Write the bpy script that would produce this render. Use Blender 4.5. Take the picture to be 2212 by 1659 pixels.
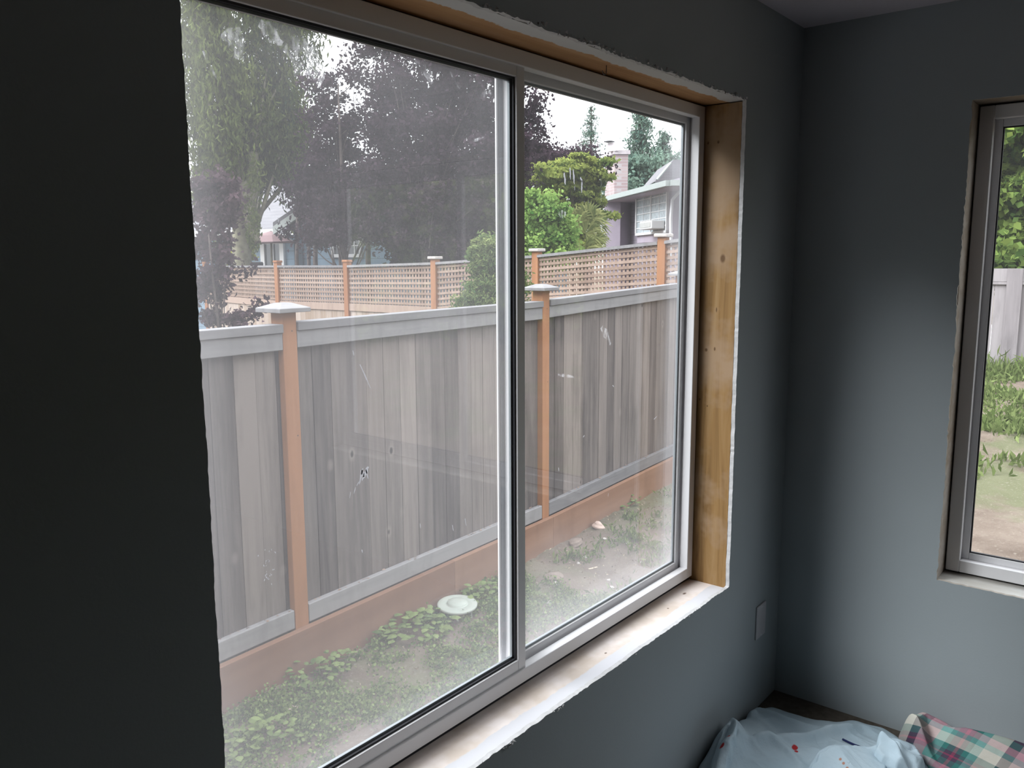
import bpy, bmesh, math, random
import numpy as np
from mathutils import Vector, Matrix

random.seed(7)
rng = np.random.default_rng(11)
scene = bpy.context.scene
COL = scene.collection
for o in list(bpy.data.objects):
    bpy.data.objects.remove(o)

# ------------------------------------------------------------------ camera
W, H = 2212.0, 1659.0
FPX, YAW, PIT, ROL = 1788.1, 0.6824, -0.1474, -0.0042
CAM = np.array([-2.9685, -1.1073, 1.6497])
_f = np.array([math.cos(PIT) * math.cos(YAW), math.cos(PIT) * math.sin(YAW), math.sin(PIT)])
_r0 = np.array([math.sin(YAW), -math.cos(YAW), 0.0])
_u0 = np.cross(_r0, _f)
_r = _r0 * math.cos(ROL) + _u0 * math.sin(ROL)
_u = -_r0 * math.sin(ROL) + _u0 * math.cos(ROL)
cam_data = bpy.data.cameras.new('camera')
cam = bpy.data.objects.new('camera', cam_data)
COL.objects.link(cam)
cam.matrix_world = Matrix(((_r[0], _u[0], -_f[0], CAM[0]), (_r[1], _u[1], -_f[1], CAM[1]),
                           (_r[2], _u[2], -_f[2], CAM[2]), (0, 0, 0, 1)))
cam_data.sensor_width = 36.0
cam_data.lens = FPX / W * 36.0
cam_data.clip_start = 0.02
cam_data.clip_end = 500
scene.camera = cam


def ray(px, py):
    return _f + _r * (px - W / 2) / FPX - _u * (py - H / 2) / FPX


def at(px, py, D):
    return CAM + ray(px, py) * D


def onz(px, py, z):
    d = ray(px, py)
    return CAM + d * (z - CAM[2]) / d[2]


# ------------------------------------------------------------------ world, sun, exposure
SKY_L = 1.9
world = bpy.data.worlds.new('overcast_sky')
scene.world = world
world.use_nodes = True
bg = world.node_tree.nodes['Background']
bg.inputs[0].default_value = (0.94, 0.96, 1.0, 1)
_wt = world.node_tree
_tc = _wt.nodes.new('ShaderNodeTexCoord'); _sp = _wt.nodes.new('ShaderNodeSeparateXYZ'); _mr = _wt.nodes.new('ShaderNodeMapRange')
_wt.links.new(_tc.outputs['Generated'], _sp.inputs[0]); _wt.links.new(_sp.outputs[2], _mr.inputs['Value'])
_mr.inputs['To Min'].default_value = SKY_L            # overcast sky: zenith about three times the horizon
_mr.inputs['To Max'].default_value = SKY_L * 2.9
_wt.links.new(_mr.outputs[0], bg.inputs[1])

sun_d = bpy.data.lights.new('veiled_sun', 'SUN')
sun_d.energy = 4.8
sun_d.angle = math.radians(34)
sun_d.color = (0.97, 0.98, 1.0)
sun = bpy.data.objects.new('veiled_sun', sun_d)
COL.objects.link(sun)
SUN_TO = Vector((-0.80, 0.60, 0.0)) * math.cos(math.radians(41)) + Vector((0, 0, math.sin(math.radians(41))))
sun.rotation_euler = SUN_TO.to_track_quat('Z', 'Y').to_euler()


def portal(name, loc, rot, sx, sy):
    d = bpy.data.lights.new(name, 'AREA')
    d.shape = 'RECTANGLE'
    d.size, d.size_y = sx, sy
    d.cycles.is_portal = True
    o = bpy.data.objects.new(name, d)
    COL.objects.link(o)
    o.location = loc
    o.rotation_euler = rot


portal('window_portal', (-1.39, 0.26, 1.35), (math.radians(-90), 0, 0), 1.95, 1.65)
portal('side_window_portal', (0.26, -1.45, 1.35), (0, math.radians(90), 0), 1.65, 1.95)

scene.view_settings.view_transform = 'Standard'
scene.view_settings.look = 'None'
scene.view_settings.exposure = 0.13
scene.view_settings.gamma = 1.0
scene.view_settings.use_curve_mapping = False
cy = scene.cycles
cy.use_denoising = True
cy.max_bounces = 9
cy.diffuse_bounces = 6
cy.transparent_max_bounces = 24
cy.caustics_reflective = False
cy.caustics_refractive = False
cy.sample_clamp_indirect = 6.0

# ------------------------------------------------------------------ tags
def tag(o, label=None, cat=None, group=None, kind=None):
    if label: o['label'] = label
    if cat: o['category'] = cat
    if group: o['group'] = group
    if kind: o['kind'] = kind
    return o


def empty(name, loc=(0, 0, 0), parent=None, **k):
    o = bpy.data.objects.new(name, None)
    o.empty_display_size = 0.1
    COL.objects.link(o)
    o.location = loc
    if parent: o.parent = parent
    return tag(o, **k)


# ------------------------------------------------------------------ material helpers
MATS = {}


def new_mat(name):
    m = bpy.data.materials.new(name)
    m.use_nodes = True
    nt = m.node_tree
    b = nt.nodes['Principled BSDF']
    b.inputs['Specular IOR Level'].default_value = 0.3
    MATS[name] = m
    return m, nt, b


def nd(nt, t, **k):
    n = nt.nodes.new(t)
    for a, v in k.items():
        if a in n.inputs: n.inputs[a].default_value = v
        else: setattr(n, a, v)
    return n


def obj_coord(nt, scale=(1, 1, 1)):
    tc = nd(nt, 'ShaderNodeTexCoord')
    mp = nd(nt, 'ShaderNodeMapping')
    mp.inputs['Scale'].default_value = scale
    nt.links.new(tc.outputs['Object'], mp.inputs['Vector'])
    return mp.outputs['Vector']


def noise(nt, vec, scale=5, detail=4, rough=0.55, dist=0.0):
    n = nd(nt, 'ShaderNodeTexNoise')
    n.inputs['Scale'].default_value = scale
    n.inputs['Detail'].default_value = detail
    n.inputs['Roughness'].default_value = rough
    n.inputs['Distortion'].default_value = dist
    nt.links.new(vec, n.inputs['Vector'])
    return n.outputs['Fac']


def ramp(nt, fac, stops, interp='LINEAR'):
    r = nd(nt, 'ShaderNodeValToRGB')
    r.color_ramp.interpolation = interp
    e = r.color_ramp.elements
    while len(e) < len(stops): e.new(0.5)
    for i, (p, c) in enumerate(stops):
        e[i].position = p
        e[i].color = (*c, 1) if len(c) == 3 else c
    nt.links.new(fac, r.inputs['Fac'])
    return r.outputs['Color']


def mixc(nt, fac, a, b, mode='MIX'):
    m = nd(nt, 'ShaderNodeMix')
    m.data_type = 'RGBA'
    m.blend_type = mode
    for s, v in ((0, fac), (6, a), (7, b)):
        if hasattr(v, 'links') or hasattr(v, 'is_linked'): nt.links.new(v, m.inputs[s])
        elif s == 0: m.inputs[s].default_value = v
        else: m.inputs[s].default_value = (*v, 1) if len(v) == 3 else v
    return m.outputs[2]


def mth(nt, op, a, b=None, c=None):
    m = nd(nt, 'ShaderNodeMath')
    m.operation = op
    for i, v in enumerate((a, b, c)):
        if v is None: continue
        if hasattr(v, 'is_linked'): nt.links.new(v, m.inputs[i])
        else: m.inputs[i].default_value = v
    return m.outputs[0]


def bump(nt, b, h, strength=0.3, dist=0.01):
    n = nd(nt, 'ShaderNodeBump')
    n.inputs['Strength'].default_value = strength
    n.inputs['Distance'].default_value = dist
    nt.links.new(h, n.inputs['Height'])
    nt.links.new(n.outputs['Normal'], b.inputs['Normal'])


def spots(nt, pts, soft=0.35):
    """mask = 1 inside ellipsoids (centre, radii) given in object coordinates"""
    tc = nd(nt, 'ShaderNodeTexCoord')
    out = None
    for (c, r) in pts:
        s = nd(nt, 'ShaderNodeVectorMath', operation='SUBTRACT')
        nt.links.new(tc.outputs['Object'], s.inputs[0])
        s.inputs[1].default_value = c
        d = nd(nt, 'ShaderNodeVectorMath', operation='DIVIDE')
        nt.links.new(s.outputs[0], d.inputs[0])
        d.inputs[1].default_value = r
        l = nd(nt, 'ShaderNodeVectorMath', operation='LENGTH')
        nt.links.new(d.outputs[0], l.inputs[0])
        mr = nd(nt, 'ShaderNodeMapRange')
        mr.inputs['From Min'].default_value = 1.0
        mr.inputs['From Max'].default_value = 1.0 - soft
        nt.links.new(l.outputs['Value'], mr.inputs['Value'])
        out = mr.outputs[0] if out is None else mth(nt, 'MAXIMUM', out, mr.outputs[0])
    return out


def simple(name, col, rough=0.7, var=0.12, scale=8, metal=0.0, bumps=0.0, spec=0.3):
    m, nt, b = new_mat(name)
    v = obj_coord(nt)
    n = noise(nt, v, scale, 5)
    lo = tuple(c * (1 - var) for c in col)
    hi = tuple(min(1, c * (1 + var)) for c in col)
    c = ramp(nt, n, [(0.3, lo), (0.7, hi)])
    nt.links.new(c, b.inputs['Base Color'])
    b.inputs['Roughness'].default_value = rough
    b.inputs['Metallic'].default_value = metal
    b.inputs['Specular IOR Level'].default_value = spec
    if bumps: bump(nt, b, noise(nt, v, scale * 12, 3), bumps, 0.004)
    return m


def paint(name, col):
    m, nt, b = new_mat(name)
    v = obj_coord(nt)
    c = ramp(nt, noise(nt, v, 1.3, 3), [(0.3, tuple(x * 0.96 for x in col)), (0.7, tuple(x * 1.04 for x in col))])
    nt.links.new(c, b.inputs['Base Color'])
    b.inputs['Roughness'].default_value = 0.62
    bump(nt, b, noise(nt, v, 160, 3), 0.12, 0.002)
    return m


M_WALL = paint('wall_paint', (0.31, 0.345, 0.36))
M_DIM = paint('dim_wall_paint', (0.10, 0.105, 0.11))  # unseen walls coloured darker to cut the room's bounce light
M_CEIL = paint('ceiling_paint', (0.60, 0.56, 0.62))
M_GYP = simple('gypsum_edge', (0.60, 0.595, 0.60), 0.9, 0.10, 60, bumps=0.6)
M_CARPET = simple('carpet', (0.10, 0.085, 0.068), 0.95, 0.25, 40, bumps=0.8)
M_VINYL = simple('white_vinyl', (0.76, 0.755, 0.77), 0.38, 0.02, 3, spec=0.45)
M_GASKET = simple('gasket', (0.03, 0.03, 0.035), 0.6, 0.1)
M_METALTRACK = simple('spacer_metal', (0.33, 0.36, 0.38), 0.4, 0.08, metal=0.4)


def wood_board(name, axis, cols, knots=(), knotc=(0.10, 0.05, 0.02), streak=18, white_y=None, rough=0.7, blotch=0.5):
    """axis: grain direction 0/1/2; white_y: joint-compound band up to this y"""
    m, nt, b = new_mat(name)
    sc = [streak] * 3
    sc[axis] = streak * 0.06
    v = obj_coord(nt, sc)
    n = noise(nt, v, 1.0, 6, 0.6, 0.6)
    c = ramp(nt, n, [(0.28, cols[0]), (0.5, cols[1]), (0.72, cols[2])])
    v2 = obj_coord(nt)
    n2 = noise(nt, v2, 5, 4, 0.6)
    c = mixc(nt, ramp(nt, n2, [(0.45, (0, 0, 0)), (0.62, (blotch,) * 3)]), c, cols[3])
    if knots:
        k = spots(nt, knots, 0.5)
        c = mixc(nt, mth(nt, 'MULTIPLY', k, 0.85), c, knotc)
    if white_y is not None:
        tc = nd(nt, 'ShaderNodeTexCoord')
        sp = nd(nt, 'ShaderNodeSeparateXYZ')
        nt.links.new(tc.outputs['Object'], sp.inputs[0])
        wob = mth(nt, 'MULTIPLY', mth(nt, 'SUBTRACT', noise(nt, v2, 12, 5, 0.7), 0.5), white_y[1])
        yy = mth(nt, 'ADD', sp.outputs[1], wob)
        mr = nd(nt, 'ShaderNodeMapRange')
        mr.inputs['From Min'].default_value = white_y[0] + 0.002
        mr.inputs['From Max'].default_value = white_y[0] - 0.002
        nt.links.new(yy, mr.inputs['Value'])
        c = mixc(nt, mr.outputs[0], c, white_y[2])
    nt.links.new(c, b.inputs['Base Color'])
    b.inputs['Roughness'].default_value = rough
    bump(nt, b, n, 0.25, 0.003)
    return m


# knots of the right jamb board: object coordinates equal world coordinates
M_JAMB = wood_board('pine_jamb', 2, [(0.115, 0.058, 0.018), (0.27, 0.155, 0.058), (0.35, 0.225, 0.105), (0.34, 0.235, 0.15)], streak=26, blotch=0.85,
                    knots=[((-.45, .062, 1.655), (.05, .011, .017)), ((-.45, .080, 1.362), (.05, .004, .008)),
                           ((-.45, .110, 1.357), (.05, .006, .007)), ((-.45, .078, 1.49), (.05, .003, .010)),
                           ((-.45, .10, 1.17), (.05, .003, .004)), ((-.45, .128, 1.19), (.05, .003, .006)),
                           ((-.45, .09, 2.02), (.05, .005, .006)), ((-.45, .125, 2.02), (.05, .004, .006))])
M_HEAD = wood_board('pine_head', 0, [(0.34, 0.17, 0.07), (0.50, 0.28, 0.13), (0.55, 0.33, 0.19), (0.40, 0.20, 0.09)],
                    white_y=(0.062, 0.05, (0.60, 0.60, 0.60)))
M_SILL = wood_board('plastered_sill', 0, [(0.62, 0.53, 0.48), (0.78, 0.70, 0.66), (0.84, 0.78, 0.76), (0.50, 0.40, 0.30)],
                    streak=12, white_y=(0.060, 0.03, (0.62, 0.62, 0.65)), blotch=0.55,
                    knots=[((-1.10, .075, .56), (.006, .004, .05)), ((-.72, .085, .56), (.005, .004, .05)),
                           ((-.58, .10, .56), (.012, .006, .05))])
M_JAMB_L = wood_board('pine_jamb_plain', 2, [(0.40, 0.24, 0.10), (0.5, 0.32, 0.15), (0.6, 0.4, 0.2), (0.5, 0.36, 0.22)])
M_DUSTYBOARD = wood_board('dusty_board', 1, [(0.22, 0.17, 0.12), (0.30, 0.25, 0.2), (0.40, 0.35, 0.3), (0.42, 0.40, 0.38)])


def tone_wood(name, lo, hi, streak=22, axis=2, knots=True, dark=0.55, knot_scale=4.5):
    """weathered boards; the FACE attribute 'tone' gives every board its own shade and offset"""
    m, nt, b = new_mat(name)
    at_ = nd(nt, 'ShaderNodeAttribute')
    at_.attribute_name = 'tone'
    sc = [streak] * 3
    sc[axis] = streak * 0.05
    v = obj_coord(nt, sc)
    off = nd(nt, 'ShaderNodeVectorMath', operation='ADD')
    nt.links.new(v, off.inputs[0])
    mul = mth(nt, 'MULTIPLY', at_.outputs['Fac'], 37.0)
    cx = nd(nt, 'ShaderNodeCombineXYZ')
    for i in range(3): nt.links.new(mul, cx.inputs[i])
    nt.links.new(cx.outputs[0], off.inputs[1])
    n = noise(nt, off.outputs[0], 1.0, 6, 0.6, 0.4)
    t = mth(nt, 'ADD', mth(nt, 'MULTIPLY', n, 0.62), mth(nt, 'MULTIPLY', at_.outputs['Fac'], 0.42))
    c = ramp(nt, t, [(0.25, lo), (0.72, hi)])
    # stains
    v2 = obj_coord(nt, (6, 6, 1.2))
    n2 = noise(nt, v2, 1.0, 5, 0.65)
    c = mixc(nt, ramp(nt, n2, [(0.5, (0, 0, 0)), (0.75, (0.5, 0.5, 0.5))]), c, tuple(x * dark for x in lo))
    if knots:
        v3 = obj_coord(nt, (1, 1, 0.62))
        vo = nd(nt, 'ShaderNodeTexVoronoi')
        vo.inputs['Scale'].default_value = knot_scale
        nt.links.new(v3, vo.inputs['Vector'])
        k = ramp(nt, vo.outputs['Distance'], [(0.035, (1, 1, 1)), (0.06, (0, 0, 0))])
        k2 = ramp(nt, vo.outputs['Distance'], [(0.06, (0.5, 0.5, 0.5)), (0.12, (0, 0, 0))])
        c = mixc(nt, k2, c, tuple(min(1, x * 1.25) for x in hi))
        c = mixc(nt, k, c, tuple(x * 0.5 for x in lo))
    nt.links.new(c, b.inputs['Base Color'])
    b.inputs['Roughness'].default_value = 0.85
    bump(nt, b, n, 0.35, 0.004)
    return m


M_GREYFENCE = tone_wood('weathered_pickets', (0.052, 0.043, 0.044), (0.20, 0.172, 0.160), knot_scale=3.6)
M_GREYRAIL = tone_wood('weathered_rail', (0.1412, 0.1377, 0.1448), (0.2471, 0.2401, 0.2436), axis=0, knots=False, dark=0.75)
M_CEDAR = tone_wood('orange_cedar_post', (0.2071, 0.0872, 0.0382), (0.2992, 0.1428, 0.0714), streak=14, knots=False, dark=0.8)
M_KICK = tone_wood('brown_kickboard', (0.1685, 0.0870, 0.0557), (0.2585, 0.1449, 0.0928), axis=0, streak=10, knots=False, dark=0.75)
M_LATTICE = tone_wood('fresh_cedar_lattice', (0.1890, 0.1293, 0.1001), (0.2970, 0.2202, 0.1791), knots=False, dark=0.85)
M_FRESH = tone_wood('fresh_cedar_boards', (0.2183, 0.1580, 0.1137), (0.3548, 0.2968, 0.2585), knots=False, dark=0.85)
M_PALE = tone_wood('pale_cap', (0.3112, 0.2812, 0.2633), (0.4189, 0.3890, 0.3710), knots=False, dark=0.9)
M_FARFENCE = tone_wood('grey_far_fence', (0.1676, 0.1496, 0.1556), (0.2872, 0.2633, 0.2693), knots=False)


def siding(name, col, pitch, col2=None, axis='Z'):
    m, nt, b = new_mat(name)
    tc = nd(nt, 'ShaderNodeTexCoord')
    sp = nd(nt, 'ShaderNodeSeparateXYZ')
    nt.links.new(tc.outputs['Object'], sp.inputs[0])
    fr = mth(nt, 'FRACT', mth(nt, 'DIVIDE', sp.outputs[2], pitch))
    line = ramp(nt, fr, [(0.0, (0.45, 0.45, 0.45)), (0.10, (1, 1, 1)), (1.0, (1, 1, 1))])
    n = noise(nt, obj_coord(nt), 3, 4)
    c = ramp(nt, n, [(0.3, tuple(x * 0.9 for x in col)), (0.7, tuple(min(1, x * 1.1) for x in col))])
    c = mixc(nt, 1.0, c, line, 'MULTIPLY')
    nt.links.new(c, b.inputs['Base Color'])
    b.inputs['Roughness'].default_value = 0.75
    bump(nt, b, fr, 0.5, 0.02)
    return m


M_BLUESIDE = siding('blue_lap_siding', (0.1496, 0.2244, 0.2924), 0.19)
M_LAVSIDE = siding('lavender_grey_siding', (0.2244, 0.1972, 0.2346), 0.19)
M_LAVPLAIN = simple('lavender_grey_stucco', (0.2856, 0.2448, 0.2924), 0.85, 0.04, 6)
M_TAN = siding('own_house_siding', (0.45, 0.42, 0.38), 0.18)
M_WHITE = simple('white_trim_paint', (0.5440, 0.5440, 0.5508), 0.6, 0.03)
M_GUTTER = simple('pale_green_gutter', (0.2812, 0.3112, 0.2992), 0.6, 0.04)
M_DARKGLASS = simple('dark_window_glass', (0.05, 0.06, 0.065), 0.12, 0.2, 3, spec=0.8)
M_CURTAIN = simple('window_blind', (0.30, 0.34, 0.36), 0.6, 0.25, 9)
M_SHINGLE = siding('grey_shingles', (0.1484, 0.1447, 0.1558), 0.09)
M_DARKSHINGLE = simple('dark_roof_edge', (0.10, 0.10, 0.11), 0.9, 0.2, 30)


def brick(name, c1, c2, mortar, sx):
    m, nt, b = new_mat(name)
    tc = nd(nt, 'ShaderNodeTexCoord')
    sp = nd(nt, 'ShaderNodeSeparateXYZ')
    nt.links.new(tc.outputs['Object'], sp.inputs[0])
    cx = nd(nt, 'ShaderNodeCombineXYZ')
    s = mth(nt, 'ADD', sp.outputs[0], sp.outputs[1])
    nt.links.new(s, cx.inputs[0])
    nt.links.new(sp.outputs[2], cx.inputs[1])
    br = nd(nt, 'ShaderNodeTexBrick')
    br.inputs['Color1'].default_value = (*c1, 1)
    br.inputs['Color2'].default_value = (*c2, 1)
    br.inputs['Mortar'].default_value = (*mortar, 1)
    br.inputs['Scale'].default_value = sx
    br.inputs['Mortar Size'].default_value = 0.03
    nt.links.new(cx.outputs[0], br.inputs['Vector'])
    nt.links.new(br.outputs['Color'], b.inputs['Base Color'])
    b.inputs['Roughness'].default_value = 0.85
    return m


M_BRICK = brick('pink_brick', (0.2938, 0.2154, 0.2154), (0.3623, 0.2938, 0.2889), (0.3525, 0.3231, 0.3231), 2.6)


def leaf_mat(name, lo, hi, trans=0.35):
    m = bpy.data.materials.new(name)
    m.use_nodes = True
    nt = m.node_tree
    nt.nodes.remove(nt.nodes['Principled BSDF'])
    out = nt.nodes['Material Output']
    a = nd(nt, 'ShaderNodeAttribute')
    a.attribute_name = 'tone'
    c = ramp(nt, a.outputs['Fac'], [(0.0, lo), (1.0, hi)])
    d = nd(nt, 'ShaderNodeBsdfDiffuse')
    t = nd(nt, 'ShaderNodeBsdfTranslucent')
    mx = nd(nt, 'ShaderNodeMixShader')
    mx.inputs[0].default_value = trans
    for s in (d, t): nt.links.new(c, s.inputs['Color'])
    nt.links.new(d.outputs[0], mx.inputs[1])
    nt.links.new(t.outputs[0], mx.inputs[2])
    nt.links.new(mx.outputs[0], out.inputs['Surface'])
    return m


ML = dict(
    plum=leaf_mat('plum_leaves', (0.013, 0.0095, 0.014), (0.058, 0.038, 0.050), 0.25),
    plum_light=leaf_mat('young_plum_leaves', (0.024, 0.018, 0.024), (0.088, 0.055, 0.066), 0.2),
    cedar=leaf_mat('cedar_sprays', (0.0122, 0.0272, 0.0150), (0.1292, 0.1598, 0.0476), 0.25),
    green=leaf_mat('bright_green_leaves', (0.0476, 0.1360, 0.0272), (0.2856, 0.4080, 0.1156), 0.4),
    maple=leaf_mat('yellow_green_maple_leaves', (0.0408, 0.0884, 0.0238), (0.3400, 0.3808, 0.1020), 0.4),
    shrub=leaf_mat('conifer_shrub_sprays', (0.0340, 0.0884, 0.0306), (0.2448, 0.2856, 0.1088), 0.3),
    far=leaf_mat('far_conifer_needles', (0.05, 0.10, 0.085), (0.15, 0.22, 0.17), 0.2),
    yellow=leaf_mat('yellow_foliage', (0.1496, 0.1768, 0.0272), (0.4216, 0.4216, 0.0884), 0.4),
    hedge=leaf_mat('hedge_leaves', (0.0238, 0.0748, 0.0204), (0.2720, 0.3536, 0.0884), 0.35),
    palm=leaf_mat('palm_fronds', (0.0680, 0.1020, 0.0340), (0.3264, 0.3400, 0.1360), 0.3),
    weed=leaf_mat('weed_leaves', (0.055, 0.095, 0.030), (0.25, 0.32, 0.12), 0.35),
    grass=leaf_mat('grass_blades', (0.0680, 0.1020, 0.0272), (0.2312, 0.2856, 0.1088), 0.35),
    litter=leaf_mat('dry_litter', (0.0952, 0.0612, 0.0340), (0.4216, 0.3536, 0.2584), 0.1),
)
M_BARK = simple('bark', (0.07, 0.055, 0.05), 0.9, 0.35, 14)
M_BARK_L = simple('lichen_bark', (0.17, 0.16, 0.11), 0.9, 0.35, 8)


# ------------------------------------------------------------------ mesh helpers
class MB:
    def __init__(s):
        s.v, s.f, s.mi, s.t = [], [], [], []

    def add(s, vs, fs, mi=0, tone=None):
        b = len(s.v)
        tone = random.random() if tone is None else tone
        s.v += [tuple(map(float, v)) for v in vs]
        for f in fs:
            s.f.append(tuple(b + i for i in f))
            s.mi.append(mi)
            s.t.append(tone)
        return s

    def hexa(s, p, mi=0, tone=None):
        """8 corners: bottom ring 0-3, top ring 4-7"""
        return s.add(p, [(3, 2, 1, 0), (4, 5, 6, 7), (0, 1, 5, 4), (1, 2, 6, 5), (2, 3, 7, 6), (3, 0, 4, 7)], mi, tone)

    def box(s, a, b, mi=0, tone=None):
        x0, y0, z0 = (min(a[i], b[i]) for i in range(3))
        x1, y1, z1 = (max(a[i], b[i]) for i in range(3))
        return s.hexa([(x0, y0, z0), (x1, y0, z0), (x1, y1, z0), (x0, y1, z0),
                       (x0, y0, z1), (x1, y0, z1), (x1, y1, z1), (x0, y1, z1)], mi, tone)

    def obox(s, P, U, V, lu, lv, lw, mi=0, tone=None, wz=None):
        """box from corner P along U (lu), V (lv) and z (lw)"""
        P, U, V = np.array(P, float), np.array(U, float), np.array(V, float)
        Z = np.array((0, 0, 1.0)) if wz is None else np.array(wz, float)
        q = [P, P + U * lu, P + U * lu + V * lv, P + V * lv]
        return s.hexa(q + [x + Z * lw for x in q], mi, tone)

    def tube(s, pts, rads, n=8, mi=0, tone=None, caps=True):
        pts = [np.array(p, float) for p in pts]
        vs, fs = [], []
        for i, p in enumerate(pts):
            d = (pts[min(i + 1, len(pts) - 1)] - pts[max(i - 1, 0)])
            d = d / (np.linalg.norm(d) + 1e-9)
            a = np.cross(d, (0, 0, 1.0) if abs(d[2]) < 0.9 else (1.0, 0, 0))
            a /= np.linalg.norm(a)
            b = np.cross(d, a)
            r = rads[i] if hasattr(rads, '__len__') else rads
            for k in range(n):
                t = 2 * math.pi * k / n
                vs.append(p + r * (a * math.cos(t) + b * math.sin(t)))
        for i in range(len(pts) - 1):
            for k in range(n):
                fs.append((i * n + k, i * n + (k + 1) % n, (i + 1) * n + (k + 1) % n, (i + 1) * n + k))
        if caps:
            fs.append(tuple(range(n))[::-1])
            fs.append(tuple((len(pts) - 1) * n + k for k in range(n)))
        return s.add(vs, fs, mi, tone)

    def lathe(s, prof, c, n=24, mi=0, tone=None):
        vs, fs = [], []
        for (r, z) in prof:
            for k in range(n):
                t = 2 * math.pi * k / n
                vs.append((c[0] + r * math.cos(t), c[1] + r * math.sin(t), c[2] + z))
        for i in range(len(prof) - 1):
            for k in range(n):
                fs.append((i * n + k, i * n + (k + 1) % n, (i + 1) * n + (k + 1) % n, (i + 1) * n + k))
        fs.append(tuple(range(n))[::-1])
        fs.append(tuple((len(prof) - 1) * n + k for k in range(n)))
        return s.add(vs, fs, mi, tone)

    def build(s, name, mats, parent=None, bevel=0.0, smooth=False, sub=0):
        me = bpy.data.meshes.new(name)
        me.from_pydata(s.v, [], s.f)
        mats = mats if isinstance(mats, (list, tuple)) else [mats]
        for m in mats: me.materials.append(m)
        me.polygons.foreach_set('material_index', s.mi)
        a = me.attributes.new('tone', 'FLOAT', 'FACE')
        a.data.foreach_set('value', s.t)
        if smooth: me.polygons.foreach_set('use_smooth', [True] * len(me.polygons))
        me.update()
        o = bpy.data.objects.new(name, me)
        COL.objects.link(o)
        if bevel:
            md = o.modifiers.new('bevel', 'BEVEL')
            md.width = bevel
            md.segments = 2
            md.limit_method = 'ANGLE'
        if sub:
            md = o.modifiers.new('sub', 'SUBSURF')
            md.levels = md.render_levels = sub
        if parent: o.parent = parent
        return o


def leaves(name, P, size, mat, parent=None, aspect=0.55, tone=None, down=0.0, up=0.0):
    """a cloud of separate diamond leaves at the points P"""
    P = np.asarray(P, float)
    n = len(P)
    size = np.broadcast_to(np.asarray(size, float), (n,)) * rng.uniform(0.7, 1.3, n)
    a = rng.normal(size=(n, 3))
    a[:, 2] += (-down + up) * 2.2
    a /= np.linalg.norm(a, axis=1)[:, None]
    h = rng.normal(size=(n, 3))
    b = np.cross(a, h)
    b /= np.linalg.norm(b, axis=1)[:, None]
    c = np.cross(a, b)
    L, Wd = a * size[:, None] * 0.5, b * (size * aspect * 0.5)[:, None]
    bend = c * (size * 0.12)[:, None]
    V = np.stack([P - L, P + Wd + bend, P + L, P - Wd + bend], 1).reshape(-1, 3)
    me = bpy.data.meshes.new(name)
    me.vertices.add(4 * n)
    me.vertices.foreach_set('co', V.astype(np.float32).ravel())
    me.loops.add(4 * n)
    me.loops.foreach_set('vertex_index', np.arange(4 * n, dtype=np.int32))
    me.polygons.add(n)
    me.polygons.foreach_set('loop_start', np.arange(0, 4 * n, 4, dtype=np.int32))
    me.polygons.foreach_set('loop_total', np.full(n, 4, dtype=np.int32))
    me.materials.append(mat)
    at_ = me.attributes.new('tone', 'FLOAT', 'FACE')
    t = rng.uniform(0, 1, n) if tone is None else np.clip(tone + rng.normal(0, 0.13, n), 0, 1)
    at_.data.foreach_set('value', t.astype(np.float32))
    me.update(calc_edges=True)
    me.validate()
    o = bpy.data.objects.new(name, me)
    COL.objects.link(o)
    if parent: o.parent = parent
    return o


def in_blob(n, c, r, shell=0.35):
    d = rng.normal(size=(n, 3))
    d /= np.linalg.norm(d, axis=1)[:, None]
    q = rng.uniform(shell, 1, n) ** (1 / 2.2)
    return np.asarray(c) + d * q[:, None] * np.asarray(r)


def frame_of(D):
    """horizontal right / away directions as seen by somebody at the window"""
    return _r0.copy(), np.array([math.cos(YAW), math.sin(YAW), 0.0])


RT, FW = frame_of(1)
print('setup done')

# =================================================================== ROOM
T_G = 0.0127
XL, XR, ZB, ZT = -2.3235, -0.4545, 0.566, 2.137          # opening in wall_left (plane y = 0)
YR, YL2, ZB2, ZT2 = -0.537, -2.366, 0.580, 2.137         # opening in wall_right (plane x = 0)
ROOM = (-5.2, -4.2, 2.44)                                # x min, y min, height


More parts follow.
